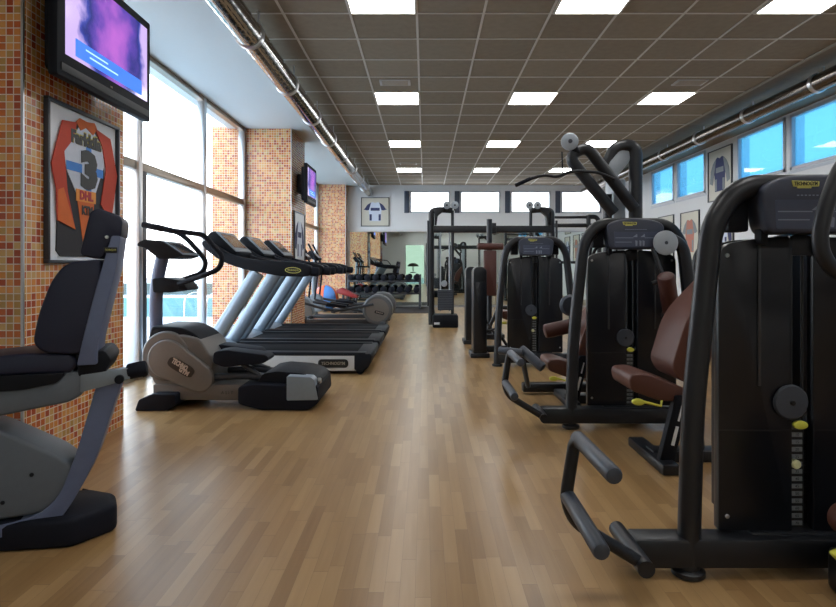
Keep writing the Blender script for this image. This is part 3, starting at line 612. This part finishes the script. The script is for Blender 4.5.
# ------------------------------------------------------------------ rear-drive cross trainers at the far left
def cross_trainer():
    t = thing('cross_trainer', '', 'exercise machine', (0, 0, 0))
    f = MB(); f.disc((.62, 0, .31), .29, .34, 'Y', .03); dc = obj('disc_cover', f, m_cool, t)
    for s in (-1, 1): f = MB(); f.lathe([(.22, -.004), (.20, .012), (.19, .012)], (.62, s*.17-(.008 if s < 0 else 0), .31), 'Y'); obj('disc_trim', f, m_warm2, dc)
    obj('badge', MB().prism(fillet2([(.56, .255), (.74, .205), (.76, .26), (.58, .31)], .025), 'Y', -.186, -.18), m_slot, dc)
    text('lettering', 'TECHNOGYM', .035, m_badgetxt, dc, (.66, -.187, .258), (1, 0, -.28), (.28, 0, 1), .0006, width=.14)
    f = MB(); f.box(-.95, .75, -.06, .06, .03, .12, .015); f.box(-.98, -.88, -.3, .3, .0, .09, .02); f.box(.68, .80, -.3, .3, .0, .09, .02); obj('base_frame', f, m_dkframe, t)
    f = MB(); f.tube([(-.80, 0, .1), (-.86, 0, .7), (-.82, 0, 1.3)], .045, 14, .2); obj('console_post', f, m_capgrey, t)
    f = MB(); f.prism(fillet2([(-.95, .15), (-.98, .45), (-.85, .58), (-.68, .50), (-.6, .2)], .06), 'Y', -.14, .14, .03, 3); obj('front_cover', f, m_capgrey, t)
    f = MB(); f.prism(fillet2([(-.95, 1.42), (-.90, 1.48), (-.70, 1.30), (-.74, 1.26), (-.85, 1.29)], .02), 'Y', -.2, .2, .015); cs = obj('console', f, m_black, t)
    f = MB(); f.prism([(-.865, 1.452), (-.72, 1.322), (-.716, 1.327), (-.861, 1.457)], 'Y', -.14, .14); obj('screen', f, m_disc2, cs)
    for s in (-1, 1):
        f = MB(); f.tube([(-.78, s*.26, .45), (-.72, s*.26, 1.0), (-.78, s*.25, 1.35), (-.92, s*.25, 1.62)], .02, 12, .15); hb = obj('moving_handle', f, m_rubber, t)
        f = MB(); f.tube([(-.78, s*.26, .45), (-.2, s*.2, .28 if s < 0 else .36), (.55, s*.19, .42 if s < 0 else .2)], .026, 12, .2); pa = obj('pedal_arm', f, m_dkframe, t)
        f = MB(); f.prism(fillet2([(-.35, .38), (.02, .36), (.04, .40), (-.33, .45)], .015), 'Y', s*.2-.07, s*.2+.07, .012); obj('pedal', f, m_rubber, pa)
    f = MB(); f.tube([(-.82, -.2, 1.12), (-.6, -.2, 1.14), (-.5, -.2, 1.1)], .02, 12, .1); f.tube([(-.82, .2, 1.12), (-.6, .2, 1.14), (-.5, .2, 1.1)], .02, 12, .1); f.tube([(-.82, -.2, 1.12), (-.82, .2, 1.12)], .02); obj('fixed_handle', f, m_rubber, t)
    return t
ct = cross_trainer()
for i, (x, y, lab) in enumerate(((-1.53, 11.55, 'cross trainer with a big grey rear disc just beyond the treadmills'), (-1.53, 12.75, 'second cross trainer, farther from the treadmills, mostly hidden by the first'))):
    o = ct if i == 0 else copy_tree(ct)
    o.location = (x, y, 0); o['label'] = lab; o['group'] = 'rear drive cross trainers'
t = thing('exercise_ball', 'orange and blue inflated exercise ball on the floor by the far glazing', 'ball', (-2.52, 15.1, 0))
f = MB(); f.sphere((-2.52, 15.1, .33), .33); bl = obj('shell', f, m_ballb, t)
f = MB()
for k in range(3):
    rings = []
    for i in range(15):
        th = PI*(i+.5)/15.5; row = []
        for j in range(7):
            ph = k*2*PI/3+PI/3*j/6+math.radians(210); row.append(f.bm.verts.new((-2.52+.334*math.sin(th)*math.cos(ph), 15.1+.334*math.sin(th)*math.sin(ph), .334+.331*math.cos(th))))
        rings.append(row)
    for i in range(14):
        for j in range(6): f.bm.faces.new((rings[i][j], rings[i+1][j], rings[i+1][j+1], rings[i][j+1]))
obj('orange_panel', f, m_ballo, bl, 'orange panels')
tag(obj('rubber_mat', MB().prism(fillet2([(-2.1, 14.5), (.25, 14.5), (.25, 16.6), (-2.1, 16.6)], .03), 'Z', 0, .01, 0), M('grey_brown_rubber', (.045, .036, .034), .7, spec=.2)), 'dark rubber floor mat under the dumbbell rack by the mirror', 'mat')
# red padded bench beside the rack
t = thing('weight_bench', 'low red padded bench in front of the dumbbell rack', 'bench', (-1.85, 14.7, 0))
f = MB(); f.prism(fillet2([(-2.17, .55), (-2.05, .61), (-1.65, .41), (-1.65, .36), (-1.75, .36), (-2.17, .48)], .02), 'Y', 14.55, 14.85, .02); obj('pad', f, m_redv, t)
f = MB(); f.box(-2.25, -1.64, 14.66, 14.74, .05, .11, .01); f.tube([(-2.05, 14.7, .08), (-2.0, 14.7, .52)], .03); f.tube([(-1.70, 14.7, .08), (-1.70, 14.7, .38)], .03); f.box(-2.28, -2.18, 14.45, 14.95, 0, .07, .01); f.box(-1.74, -1.64, 14.45, 14.95, 0, .07, .01); obj('frame', f, m_dkframe, t)

# ------------------------------------------------------------------ dumbbell rack and dumbbells
t = thing('dumbbell_rack', 'black two tier dumbbell rack standing against the far mirror', 'rack', (-1.08, 15.9, 0))
for x in (-2.05, -.14):
    f = MB(); f.box(x-.03, x+.03, 15.65, 16.2, 0, .07, .01); f.prism(fillet2([(15.75, .05), (15.85, .05), (16.12, .90), (16.0, .90)], .02), 'X', x-.03, x+.03, .008); obj('end_frame', f, m_dkframe, t)
TIER = [(.74, 15.98), (.42, 15.86)]
for z, y in TIER:
    f = MB(); f.box(-2.05, -.14, y-.13, y-.09, z-.03, z+.02, .006); f.box(-2.05, -.14, y+.09, y+.13, z-.03, z+.02, .006); obj('shelf_rail', f, m_dkframe, t)
p0 = None; ordn = ['first', 'second', 'third', 'fourth', 'fifth', 'sixth', 'seventh', 'eighth', 'ninth']
for ti, (z, y) in enumerate(TIER):
    for k in range(9):
        x = -1.97+k*.2175; zz = z+.02+.075
        if p0 is None:
            d = thing('dumbbell', '', 'dumbbell', (x, y, zz-.075))
            f = MB(); f.tube([(x, y-.1, zz), (x, y+.1, zz)], .016); obj('handle', f, m_chrome, d)
            for s in (-1, 1): f = MB(); f.lathe([(.055, -.07), (.082, -.055), (.082, .055), (.055, .07)], (x, y+s*.13, zz), 'Y', 16); obj('head', f, m_rubber, d)
            p0 = d
        else: d = copy_tree(p0)
        d.location = (x, y, zz-.075); d['group'] = 'dumbbells on the far rack'
        d['label'] = 'black dumbbell, %s from the left on the rack\'s %s tier' % (ordn[k], ('upper', 'lower')[ti])

for o in S.objects:
    if o.parent is None and o.get('category') in ('rack', 'bench', 'dumbbell'): o.location.z += .01
# ------------------------------------------------------------------ selector weight machines
def weight_machine(loc, label, lever=True, seat=None, group='black weight stack machines', rear=True, ext=-.68, bo=0):
    X, Y = loc
    t = thing('weight_machine', label, 'weight machine', (X, Y, 0), group)
    f = MB(); L = [(-.44, 0, .02), (-.424, 0, .62), (-.352, 0, 1.31), (-.25, 0, 1.450), (0, 0, 1.450), (.25, 0, 1.450), (.352, 0, 1.31), (.424, 0, .62), (.44, 0, .02)]
    f.tube([(X+p[0], Y+p[1], p[2]) for p in L], .041, 18, .20); fr = obj('tube_frame', f, m_steel, t)
    for s in (-1, 1): f = MB(); f.lathe([(.052, 0), (.06, .006), (.06, .022), (.048, .03)], (X+s*.44, Y, 0), 'Z'); obj('floor_flange', f, m_steel, fr)
    # shields either side of the slot
    for nm, y0, y1 in (('front_shield', .02, .06), ('rear_shield', .25, .28)):
        for s in (-1, 1):
            q = [(s*.04, .155), (s*.317, .155), (s*.317, 1.10), (s*.312, 1.205), (s*.28, 1.235), (s*.15, 1.257), (s*.04, 1.262)]
            if nm == 'rear_shield' and s == 1: q[0] = (-.04, .155); q[-1] = (-.04, 1.262)
            if nm == 'rear_shield': q = [(max(-.22, min(.22, a_)), b_) for a_, b_ in q]
            f = MB(); f.prism([(X+a, b) for a, b in fillet2(q, [.004, .01, .05, .04, .04, .05, .02])], 'Y', Y+y0, Y+y1, .008, 2); sh = obj(nm, f, m_shield, t)
            if nm == 'front_shield':
                obj('shield_rib', MB().prism(fillet2([(X+s*.165-.006, .70), (X+s*.165+.006, .70), (X+s*.165+.006, 1.245), (X+s*.165-.006, 1.245)], .003), 'Y', Y+.014, Y+.03, .002), m_rib, sh)
                obj('seam', MB().box(X+min(s*.045, s*.315), X+max(s*.045, s*.315), Y+.0185, Y+.03, .530, .534), m_slot, sh)
                for q2 in (.21, 1.19): f = MB(); f.disc((X+s*.285, Y+.018, q2), .008, .008); obj('screw', f, m_alu, sh)
    f = MB(); f.prism(fillet2([(X-.05, 1.19), (X+.05, 1.19), (X+.05, 1.268), (X-.05, 1.268)], [.002, .002, .05, .05], 6), 'Y', Y+.03, Y+.055, .002); obj('slot_cap', f, m_shield, t)
    f = MB(); f.box(X-.045, X+.045, Y+.235, Y+.245, .1, 1.2); obj('slot_liner', f, m_slot, t)
    f = MB()
    for s in (-1, 1): f.tube([(X+s*.022, Y+.06, .15), (X+s*.022, Y+.06, 1.25)], .006)
    obj('guide_rod', f, m_steel, t)
    f = MB()
    for k in range(14): f.box(X-.16, X+.16, Y+.075, Y+.23, .16+k*.028, .185+k*.028, .003)
    ws = obj('weight_stack', f, m_slot, t)
    f = MB()
    for k in range(14): f.box(X-.026, X+.014, Y+.045, Y+.049, .165+k*.028, .181+k*.028); 
    wl = obj('weight_scale', f, M('scale_label', (.16, .17, .18), .5), t, 'pale weight labels')
    f = MB(); f.box(X-.032, X+.020, Y+.049, Y+.06, .155, .56); obj('scale_strip', f, m_slot, wl)
    for k in range(14): text('numeral', str(5*(14-k)), .015, m_slot, wl, (X-.006, Y+.0445, .173+k*.028), (1, 0, 0), U_, .0003)
    f = MB(); f.prism(oval(X-.010, .553, .027, .016), 'Y', Y+.012, Y+.03, .004); obj('start_tag', f, m_yellow, t, 'yellow oval tag')
    f = MB(); f.lathe([(.010, 0), (.016, -.01), (.017, -.03), (.012, -.036)], (X-.026, Y+.045, .405), 'Y'); obj('selector_pin', f, m_pale, t, 'pale yellow selector pin')
    f = MB(); f.lathe([(.05, .012), (.064, .006), (.066, 0), (.06, -.008), (.02, -.012)], (X-.05, Y+.012, .64), 'Y'); dk = obj('pulley_cover', f, m_disc, t); f = MB(); f.disc((X-.05, Y-.002, .64), .009, .012); obj('hub', f, m_slot, dk)
    # console
    f = MB(); f.prism([(X+a, b) for a, b in fillet2([(-.17, 1.268), (.17, 1.268), (.185, 1.30), (.205, 1.44), (.13, 1.474), (0, 1.486), (-.13, 1.474), (-.205, 1.44), (-.185, 1.30)], [.02, .02, .02, .04, .08, .08, .08, .04, .02])], 'Y', Y-.065, Y+.06, .015, 3); cs = obj('console', f, m_console, t)
    xb = X-.045
    f = MB(); f.prism(fillet2([(xb-.044, 1.437), (xb+.048, 1.437), (xb+.05, 1.456), (xb-.05, 1.459)], .003), 'Y', Y-.069, Y-.063, .001); f.box(xb-.03, xb+.02, Y-.069, Y-.063, 1.431, 1.438); bd = obj('badge', f, m_gold, cs, 'yellow badge')
    text('lettering', 'TECHNOGYM', .019, m_ink, bd, (xb, Y-.0695, 1.447), (1, 0, 0), U_, .0006, bold=.0006, width=.084)
    f = MB()
    f.prism(fillet2([(X-.15, 1.285), (X+.15, 1.285), (X+.155, 1.39), (X-.155, 1.39)], .008), 'Y', Y-.0665, Y-.064); ip = obj('instruction_panel', f, m_decal2, cs)
    f = MB()
    for q in ((-.145, -.02, 1.345, 1.349), (.06, .145, 1.345, 1.349), (-.145, -.03, 1.315, 1.319)): f.box(X+q[0], X+q[1], Y-.0672, Y-.0663, q[2], q[3])
    for q in (.002, .03, .052): f.prism(fillet2([(X+q-.006, 1.29), (X+q+.006, 1.29), (X+q+.008, 1.325), (X+q-.008, 1.33)], .004), 'Y', Y-.0674, Y-.0663)
    for q in (-.005, .048): f.prism([(X+q-.018, 1.352), (X+q+.014, 1.352), (X+q+.012, 1.375)], 'Y', Y-.0674, Y-.0663)
    for k in range(11): f.box(X-.075+k*.014, X-.067+k*.014, Y-.0655, Y-.0648, 1.404, 1.408)
    obj('instruction_print', f, m_decal, ip)
    for s in (-1, 1):
        f = MB(); f.box(X+s*.235-.04, X+s*.235+.04, Y+.03, Y+.11, 1.28, 1.42, .01); obj('bumper', f, m_black, t)
        f = MB(); f.box(X+s*.165-.014, X+s*.165+.014, Y-.02, Y+.03, 1.23, 1.42, .006); obj('strut', f, m_black, t)
        f = MB(); f.tube([(X+s*.07, Y+.15, 1.24), (X+s*.07, Y+.1, 1.42)], .007); obj('cable', f, m_black, t)
    # base
    f = MB(); f.box(X+ext+.03, X+.40, Y-.04, Y+.07, .038, .147, .015); f.box(X-.20, X+.20, Y+.0, Y+.30, .06, .155, .012); obj('base_beam', f, m_steel, t)
    if lever: f = MB(); f.tube([(X-.665, Y-.19, .115), (X-.665, Y+.13, .115)], .030, 16); cb_ = obj('cross_bar', f, m_steel, t)
    if lever:
        yl = Y-.15
        f = MB(); f.tube([(X-.655, yl, .11), (X-.90, yl, .26), (X-.932, yl, .34), (X-.90, yl, .545), (X-.885, yl-.06, .552)], .022, 16, .06); lv = obj('lever_arm', f, m_steel, t)
        f = MB(); f.grip((X-.89, yl+.01, .552), (X-.875, yl-.36, .546), .026); obj('hand_grip', f, m_disc, lv)
        f = MB(); f.grip((X-.925, yl+.01, .352), (X-.918, yl-.38, .337), .026); obj('hand_grip', f, m_disc, lv)
    if rear:
        yr = Y+1.14
        f = MB(); f.box(X-.60, X+.13, yr-.05, yr+.05, .02, .10, .012); f.box(X+.02, X+.12, Y+.28, yr, .03, .11, .012); obj('rear_beam', f, m_steel, t)
    if seat:
        ys = Y+seat['y']; dx, dz = X+seat.get('dx', 0), seat.get('dz', 0); w = .17
        f = MB(); f.prism([(dx+a, dz+b) for a, b in fillet2([(-.375, .51), (-.36, .535), (-.28, .54), (-.10, .475), (-.04, .45), (-.04, .38), (-.2, .385), (-.365, .445)], .03)], 'Y', ys-w, ys+w, .03, 3); obj('seat', f, m_brown, t)
        f = MB(); f.prism([(dx+a, dz+b) for a, b in fillet2([(-.135, .58), (-.09, .50), (.04, .46), (.22, 1.06), (.20, 1.12), (.08, 1.00), (-.05, .86)], [.04, .04, .03, .04, .04, .08, .1])], 'Y', ys-w, ys+w, .03, 3); obj('backrest', f, m_brown, t)
        f = MB(); f.tube([(dx+.10, ys, .05), (dx+.07, ys, .5+dz), (dx+.22, ys, 1.0+dz)], .03, 12, .1); f.tube([(dx-.2, ys, .43+dz), (dx+.06, ys, .38+dz)], .03); obj('seat_post', f, m_steel, t)
        f = MB(); f.prism([(dx+a, b) for a, b in fillet2([(-.225, .0), (-.14, .0), (-.04, .42), (-.12, .42)], .01)], 'Y', ys-w-.02, ys-w+.03, .006); st = obj('side_strut', f, m_black, t)
        d_ = Vector((.105, 0, .42)).normalized()
        q = Vector((dx-.125, ys-w-.021, .20)); n_ = Vector((.42, 0, -.105)).normalized()
        f = MB(); f.prism([((q+d_*u+n_*v).x, (q+d_*u+n_*v).z) for u, v in ((-.06, -.008), (.05, -.008), (.05, .010), (-.06, .010))], 'Y', ys-w-.023, ys-w-.019); f.prism([((q+d_*u+n_*v).x, (q+d_*u+n_*v).z) for u, v in ((.08, -.005), (.17, -.005), (.17, .005), (.08, .005))], 'Y', ys-w-.023, ys-w-.019); obj('sticker', f, m_ledcap, st)
        f = MB(); f.prism([(dx+a, b+dz) for a, b in oval(-.33, .385, .035, .018)], 'Y', ys-w-.03, ys-w+.0, .004); f.tube([(dx-.30, ys-w-.01, .385+dz), (dx-.2, ys-w-.01, .36+dz), (dx-.17, ys-w+.04, .43+dz)], .008); obj('adjuster', f, m_yellow, t, 'yellow adjuster lever')
        f = MB(); f.box(dx-.20, dx+.45, ys-.06, ys+.06, 0, .07, .012); f.box(dx-.23, dx-.13, ys-.28, ys+.28, 0, .06, .012); obj('seat_base', f, m_steel, t)
    return t
m1 = weight_machine((1.42, 2.22), 'black weight machine nearest the viewpoint with a curved tube frame', rear=False, seat={'y': 1.32, 'dx': .11})
m2 = weight_machine((1.475, 4.23), 'second black weight machine, its frame in front of the tall pulldown tower', seat={'y': .80, 'dx': -.10, 'dz': -.15})
m3 = weight_machine((1.27, 6.85), 'third black weight machine, smallest of the three facing the aisle', lever=False, rear=False, ext=-.47, seat={'y': 1.15, 'dx': .10, 'dz': .02})
weight_machine((4.07, 6.5), 'black weight machine by the right wall, its top seen behind the nearest machine', lever=False, rear=False, ext=-.47)
weight_machine((4.35, 8.8), 'black weight machine by the right wall below the framed jerseys', lever=False, rear=False, ext=-.47)
# second machine: extra roller arm, discs and grips
X, Y = 1.475, 4.23
f = MB(); f.lathe([(.06, .02), (.083, .012), (.085, -.005), (.07, -.014), (.02, -.016)], (1.655, 4.10, 1.31), 'Y'); dk = obj('pulley_disc', f, m_disc2, m2); f = MB(); f.disc((1.655, 4.085, 1.31), .012, .01); obj('hub', f, m_disc, dk)
f = MB(); f.tube([(1.66, 4.15, 1.36), (1.79, 4.14, 1.30), (1.83, 4.14, 1.05), (1.84, 4.14, .8)], .042, 14, .1); f.tube([(1.55, 4.06, 1.27), (1.60, 4.02, 1.10), (1.585, 4.0, 1.08)], .014); f.tube([(1.53, 4.02, 1.03), (1.62, 4.02, 1.06)], .016); ar = obj('roller_arm', f, m_steel, m2)
f = MB(); f.grip((1.595, 3.95, 1.09), (1.70, 4.10, .80), .058); obj('roller_pad', f, m_maroon, ar)
f = MB(); f.tube([(1.63, 4.1, .82), (1.90, 4.1, .78)], .022); obj('roller_axle', f, m_steel, ar)
f = MB(); f.grip((.62, 5.02, .44), (.81, 4.92, .43), .034); f.grip((.80, 4.98, .46), (.96, 4.84, .32), .04); f.tube([(.80, 4.96, .43), (.9, 5.2, .1)], .022); obj('foot_roller', f, m_disc, m2)
f = MB(); f.disc((1.22, 5.0, .82), .09, .05); obj('side_disc', f, m_disc, m2)
f = MB(); f.grip((1.0, 5.0, .60), (1.28, 5.0, .66), .06); obj('thigh_pad', f, m_maroon, m2)
# coiled loops between post and console of the second machine
f = MB(); f.tube([(1.20, 4.35, 1.22), (1.22, 4.35, 1.34), (1.33, 4.35, 1.36)], .012, 10, .06); f.tube([(1.22, 4.35, 1.22), (1.25, 4.35, 1.29), (1.33, 4.35, 1.30)], .012, 10, .05); obj('cable_loop', f, m_steel, m2)

# part of a machine at the right edge of the view
t = thing('chest_machine', 'black curved handle, brown seat edge and yellow lever at the right edge of the view', 'weight machine', (1.75, 1.85, 0))
f = MB(); f.tube([(1.44, 1.90, 1.56), (1.33, 1.90, 1.48), (1.278, 1.90, 1.344), (1.259, 1.90, 1.258), (1.262, 1.90, 1.198), (1.291, 1.90, 1.144), (1.37, 1.90, 1.10), (1.75, 1.95, 1.02)], .024, 18, .05); obj('handle', f, m_steel, t)
f = MB(); f.tube([(1.75, 1.95, .05), (1.75, 1.95, 1.1)], .05, 16); f.tube([(1.44, 1.90, 1.56), (1.75, 1.95, 1.5), (1.75, 1.95, .98)], .028, 16, .1); obj('upright', f, m_steel, t)
f = MB(); f.prism(fillet2([(1.345, .33), (1.37, .36), (1.75, .40), (1.75, .24), (1.37, .26), (1.345, .29)], .025), 'Y', 1.84, 2.0, .02, 3); obj('seat', f, m_brown, t)
f = MB(); f.prism(fillet2([(1.275, .245), (1.31, .26), (1.55, .20), (1.55, .17), (1.33, .19)], .012), 'Y', 1.84, 1.89, .006); obj('adjuster', f, m_yellow, t, 'yellow adjuster lever')
f = MB(); f.prism(fillet2([(1.435, 2.14), (1.435, 1.70), (1.85, 1.70), (1.85, 2.14)], .03), 'Z', .0, .15, .02); obj('base_foot', f, m_steel, t)

# ------------------------------------------------------------------ tall pulldown tower behind the second machine
t = thing('pulldown_tower', 'tall dark pulldown tower with a curved lat bar and bent arms', 'weight machine', (1.7, 5.5, 0))
f = MB(); f.tube([(1.89, 5.35, .03), (1.89, 5.35, 2.23), (1.72, 5.38, 2.23), (1.62, 5.40, 1.98)], .060, 18, .13); obj('main_column', f, m_steel, t)
f = MB(); f.tube([(1.86, 5.30, 1.66), (1.43, 5.28, 2.21), (1.27, 5.28, 2.12), (1.68, 5.30, 1.62)], .052, 16, .12); obj('bent_arm', f, m_steel, t)
f = MB(); f.prism(fillet2([(1.60, 1.95), (1.70, 2.2), (1.82, 2.24), (1.84, 2.1), (1.70, 1.92)], .03), 'Y', 5.33, 5.43, .01); obj('cable_guard', f, m_disc2, t)
f = MB(); f.box(1.72, 1.84, 5.45, 5.7, .06, 1.95, .02); obj('stack_shroud', f, m_disc2, t)
f = MB(); f.tube([(1.66, 5.42, .05), (1.66, 5.42, 1.8)], .04); obj('guide_column', f, m_steel, t)
f = MB(); f.lathe([(.05, .022), (.074, .015), (.076, -.012), (.066, -.02), (.03, -.022)], (1.262, 5.20, 2.235), 'Y'); dk = obj('pulley', f, m_disc2, t)
f = MB(); f.disc((1.262, 5.175, 2.235), .018, .02); obj('hub', f, m_disc, dk)
f = MB(); f.tube([(1.262, 5.215, 2.235), (1.35, 5.26, 2.15)], .03); f.tube([(1.20, 5.22, 2.15), (1.20, 5.2, 1.96)], .006); obj('cable', f, m_black, t)
f = MB(); f.tube([(.80, 5.25, 1.86), (.93, 5.25, 1.92), (1.06, 5.25, 1.955), (1.165, 5.25, 1.93), (1.29, 5.22, 1.985), (1.52, 5.22, 1.97), (1.66, 5.22, 1.91)], .014, 12, .06); lb = obj('lat_bar', f, m_steel, t)
f = MB(); f.grip((.795, 5.25, 1.858), (.93, 5.25, 1.92), .017); obj('hand_grip', f, m_rubber, lb)
f = MB(); f.box(1.64, 2.2, 5.3, 5.42, 0, .07, .012); f.box(1.6, 1.95, 5.3, 6.6, 0, .09, .012); obj('base_beam', f, m_steel, t)

# ------------------------------------------------------------------ low rounded weight towers beyond the third machine
for i, (x, y, lab) in enumerate(((.69, 7.46, 'nearer of two narrow round topped black towers left of the third machine'), (.685, 8.75, 'farther of two narrow round topped black towers left of the third machine'))):
    t = thing('weight_tower', lab, 'weight machine', (x, y+.16, 0), 'narrow black towers')
    f = MB(); f.prism(fillet2([(x-.085, .04), (x+.085, .04), (x+.085, 1.14), (x-.085, 1.14)], [.01, .01, .083, .083], 8), 'Y', y, y+.32, .03, 3); sh = obj('shield', f, m_shield, t)
    f = MB(); f.prism(fillet2([(x-.075, .08), (x+.075, .08), (x+.075, .95), (x-.075, .95)], .01), 'Y', y-.006, y+.002, .002); obj('front_panel', f, m_shield, sh)
    f = MB(); f.box(x-.12, x+.12, y-.02, y+.36, 0, .06, .012); obj('base_plate', f, m_steel, t)
    f = MB(); f.box(x+.09, x+.42, y+.14, y+.22, .05, .13, .012); f.tube([(x+.38, y+.18, .1), (x+.22, y+.18, .35), (x+.08, y+.18, .30)], .02); obj('support_arm', f, m_steel, t)
t = thing('padded_support_machine', 'maroon padded upright support with a cross roller beyond the narrow towers', 'weight machine', (1.03, 9.6, 0))
f = MB(); f.prism(fillet2([(.93, .68), (1.13, .68), (1.13, 1.40), (.93, 1.40)], .02), 'Y', 9.4, 9.5, .02); obj('back_pad', f, m_maroon, t)
f = MB(); f.grip((.83, 9.42, 1.46), (1.24, 9.42, 1.46), .055); obj('cross_roller', f, m_maroon, t)
f = MB(); f.tube([(1.03, 9.55, .05), (1.03, 9.55, 1.9)], .045); f.box(.8, 1.26, 9.4, 9.9, 0, .07, .012); f.tube([(.83, 9.55, 1.46), (1.24, 9.55, 1.46)], .03); f.tube([(1.03, 9.55, 1.46), (1.03, 9.42, 1.46)], .03); f.tube([(1.03, 9.55, .9), (1.03, 9.46, .9)], .03); f.tube([(1.0, 9.5, .12), (1.15, 9.3, .5), (1.3, 9.3, .5)], .03, 12, .1); obj('post', f, m_steel, t)

# ------------------------------------------------------------------ cable crossover
t = thing('cable_crossover', 'wide black cable crossover frame with paired top pulleys in front of the mirror', 'weight machine', (1.26, 11.3, 0))
f = MB(); f.box(.15, 2.40, 11.22, 11.34, 1.78, 1.91, .015); f.box(1.2, 1.34, 11.2, 11.36, 1.76, 1.96, .01); obj('cross_beam', f, m_steel, t)
for s, x0 in ((1, .12), (-1, 2.40)):
    f = MB()
    f.tube([(x0, 11.28, .04), (x0, 11.28, 2.20), (x0+s*.16, 11.28, 2.22), (x0+s*.40, 11.28, 2.20)], .055, 16, .14); f.tube([(x0+s*.40, 11.28, .05), (x0+s*.40, 11.28, 2.2)], .03); f.tube([(x0-s*.06, 11.15, .4), (x0-s*.06, 11.15, 2.0)], .022); obj('upright_frame', f, m_steel, t)
    f = MB(); f.prism(fillet2([(x0+s*.06, 1.92), (x0+s*.06, 2.24), (x0+s*.24, 2.26), (x0+s*.22, 2.18), (x0+s*.12, 2.1), (x0+s*.1, 1.92)], .03), 'Y', 11.2, 11.36, .01); obj('top_plate', f, m_steel, t)
    for dx in (.29, .44):
        f = MB(); f.lathe([(.04, .025), (.07, .018), (.072, -.018), (.05, -.025)], (x0+s*dx, 11.18, 2.29), 'Y', 20); pl_ = obj('pulley', f, m_disc2, t); f = MB(); f.disc((x0+s*dx, 11.15, 2.29), .018, .012); obj('hub', f, m_slot, pl_)
        f = MB(); f.tube([(x0+s*dx, 11.19, 2.2), (x0+s*dx, 11.24, 2.3)], .02); obj('pulley_bracket', f, m_steel, pl_)
    for dx in (.17, .34): f = MB(); f.tube([(x0+s*dx, 11.24, .3), (x0+s*dx, 11.24, 1.8)], .014); obj('guide_rod', f, m_disc2, t)
    f = MB()
    for k in range(12): f.box(x0+s*.26-.14, x0+s*.26+.14, 11.18, 11.36, .32+k*.032, .349+k*.032, .003)
    obj('weight_stack', f, m_disc, t)
    f = MB(); f.disc((x0+s*.24, 11.17, .82), .06, .05); obj('lower_pulley', f, m_disc2, t)
    f = MB(); f.box(x0+s*.26-.24, x0+s*.26+.24, 11.08, 11.5, 0, .24, .03); bs = obj('base_housing', f, m_black, t); obj('sticker', MB().box(x0+s*.1-.05, x0+s*.1+.05, 11.076, 11.082, .06, .10), m_ledcap, bs)
t = thing('power_rack', 'black rack with two long top bars behind the pulldown tower', 'rack', (3.3, 13.2, 0))
f = MB()
for z in (2.05, 2.23): f.tube([(2.70, 13.2, z), (3.80, 13.2, z)], .045 if z < 2.1 else .03)
obj('top_bar', f, m_steel, t)
for x in (2.72, 3.62): f = MB(); f.tube([(x, 13.2, .03), (x, 13.2, 2.27)], .05); f.box(x-.06, x+.06, 12.8, 13.6, 0, .06, .01); obj('upright', f, m_steel, t)
f = MB(); f.tube([(3.62, 13.2, 2.24), (3.82, 13.2, 2.24), (3.86, 13.2, 2.05), (3.86, 13.2, .03)], .05, 14, .12); obj('end_post', f, m_steel, t)
f = MB(); f.box(2.7, 3.85, 13.18, 13.24, 1.2, 1.26, .01); obj('bar_support', f, m_steel, t)

# ------------------------------------------------------------------ outside: pool ladder
for i, (x, y, lab) in enumerate(((-5.62, 13.9, 'chrome pool ladder seen through the glazing left of the mosaic pier'), )):
    t = thing('pool_ladder', lab, 'ladder', (x, y, -.06))
    for dx in (0, .52):
        f = MB(); f.tube([(x+dx, y, -.06), (x+dx+.02, y, .45), (x+dx+.22, y+.25, .55), (x+dx+.30, y+.6, .2), (x+dx+.30, y+.62, -.15)], .02, 12, .18); obj('rail', f, m_chrome, t)
    f = MB(); f.box(x+.26, x+.86, y+.58, y+.66, -.12, -.09); obj('tread', f, m_alu, t)

# ------------------------------------------------------------------ light, sky, camera
W = bpy.data.worlds.new('sky'); S.world = W; W.use_nodes = True; nt = W.node_tree
bg = nt.nodes['Background']; tc = nt.nodes.new('ShaderNodeTexCoord'); sp = nt.nodes.new('ShaderNodeSeparateXYZ'); nt.links.new(tc.outputs['Generated'], sp.inputs[0])
c_ = ramp(nt, sp.outputs[2], [(0, (.95, .97, 1)), (.12, (.93, .97, 1)), (.35, (.72, .88, 1)), (1, (.45, .68, 1))])
nt.links.new(c_, bg.inputs[0]); bg.inputs[1].default_value = 3.6
cam = bpy.data.cameras.new('camera'); co = bpy.data.objects.new('camera', cam); COL.objects.link(co); S.camera = co
co.location = (0, 0, 1.15); co.rotation_euler = (PI/2, 0, 0)
cam.sensor_width = 36; cam.lens = 596/836*36; cam.shift_x = -7/836; cam.shift_y = -37.5/836; cam.clip_start = .05; cam.clip_end = 200
S.view_settings.view_transform = 'Standard'; S.view_settings.look = 'None'; S.view_settings.exposure = 0.8; S.view_settings.gamma = 1; S.view_settings.use_curve_mapping = False
S.cycles.use_denoising = True; S.cycles.use_adaptive_sampling = False; S.cycles.denoising_prefilter = 'ACCURATE'; S.cycles.denoising_input_passes = 'RGB_ALBEDO_NORMAL'; S.cycles.max_bounces = 10; S.cycles.transparent_max_bounces = 16; S.cycles.sample_clamp_indirect = 4
S.cycles.caustics_reflective = False; S.cycles.caustics_refractive = False
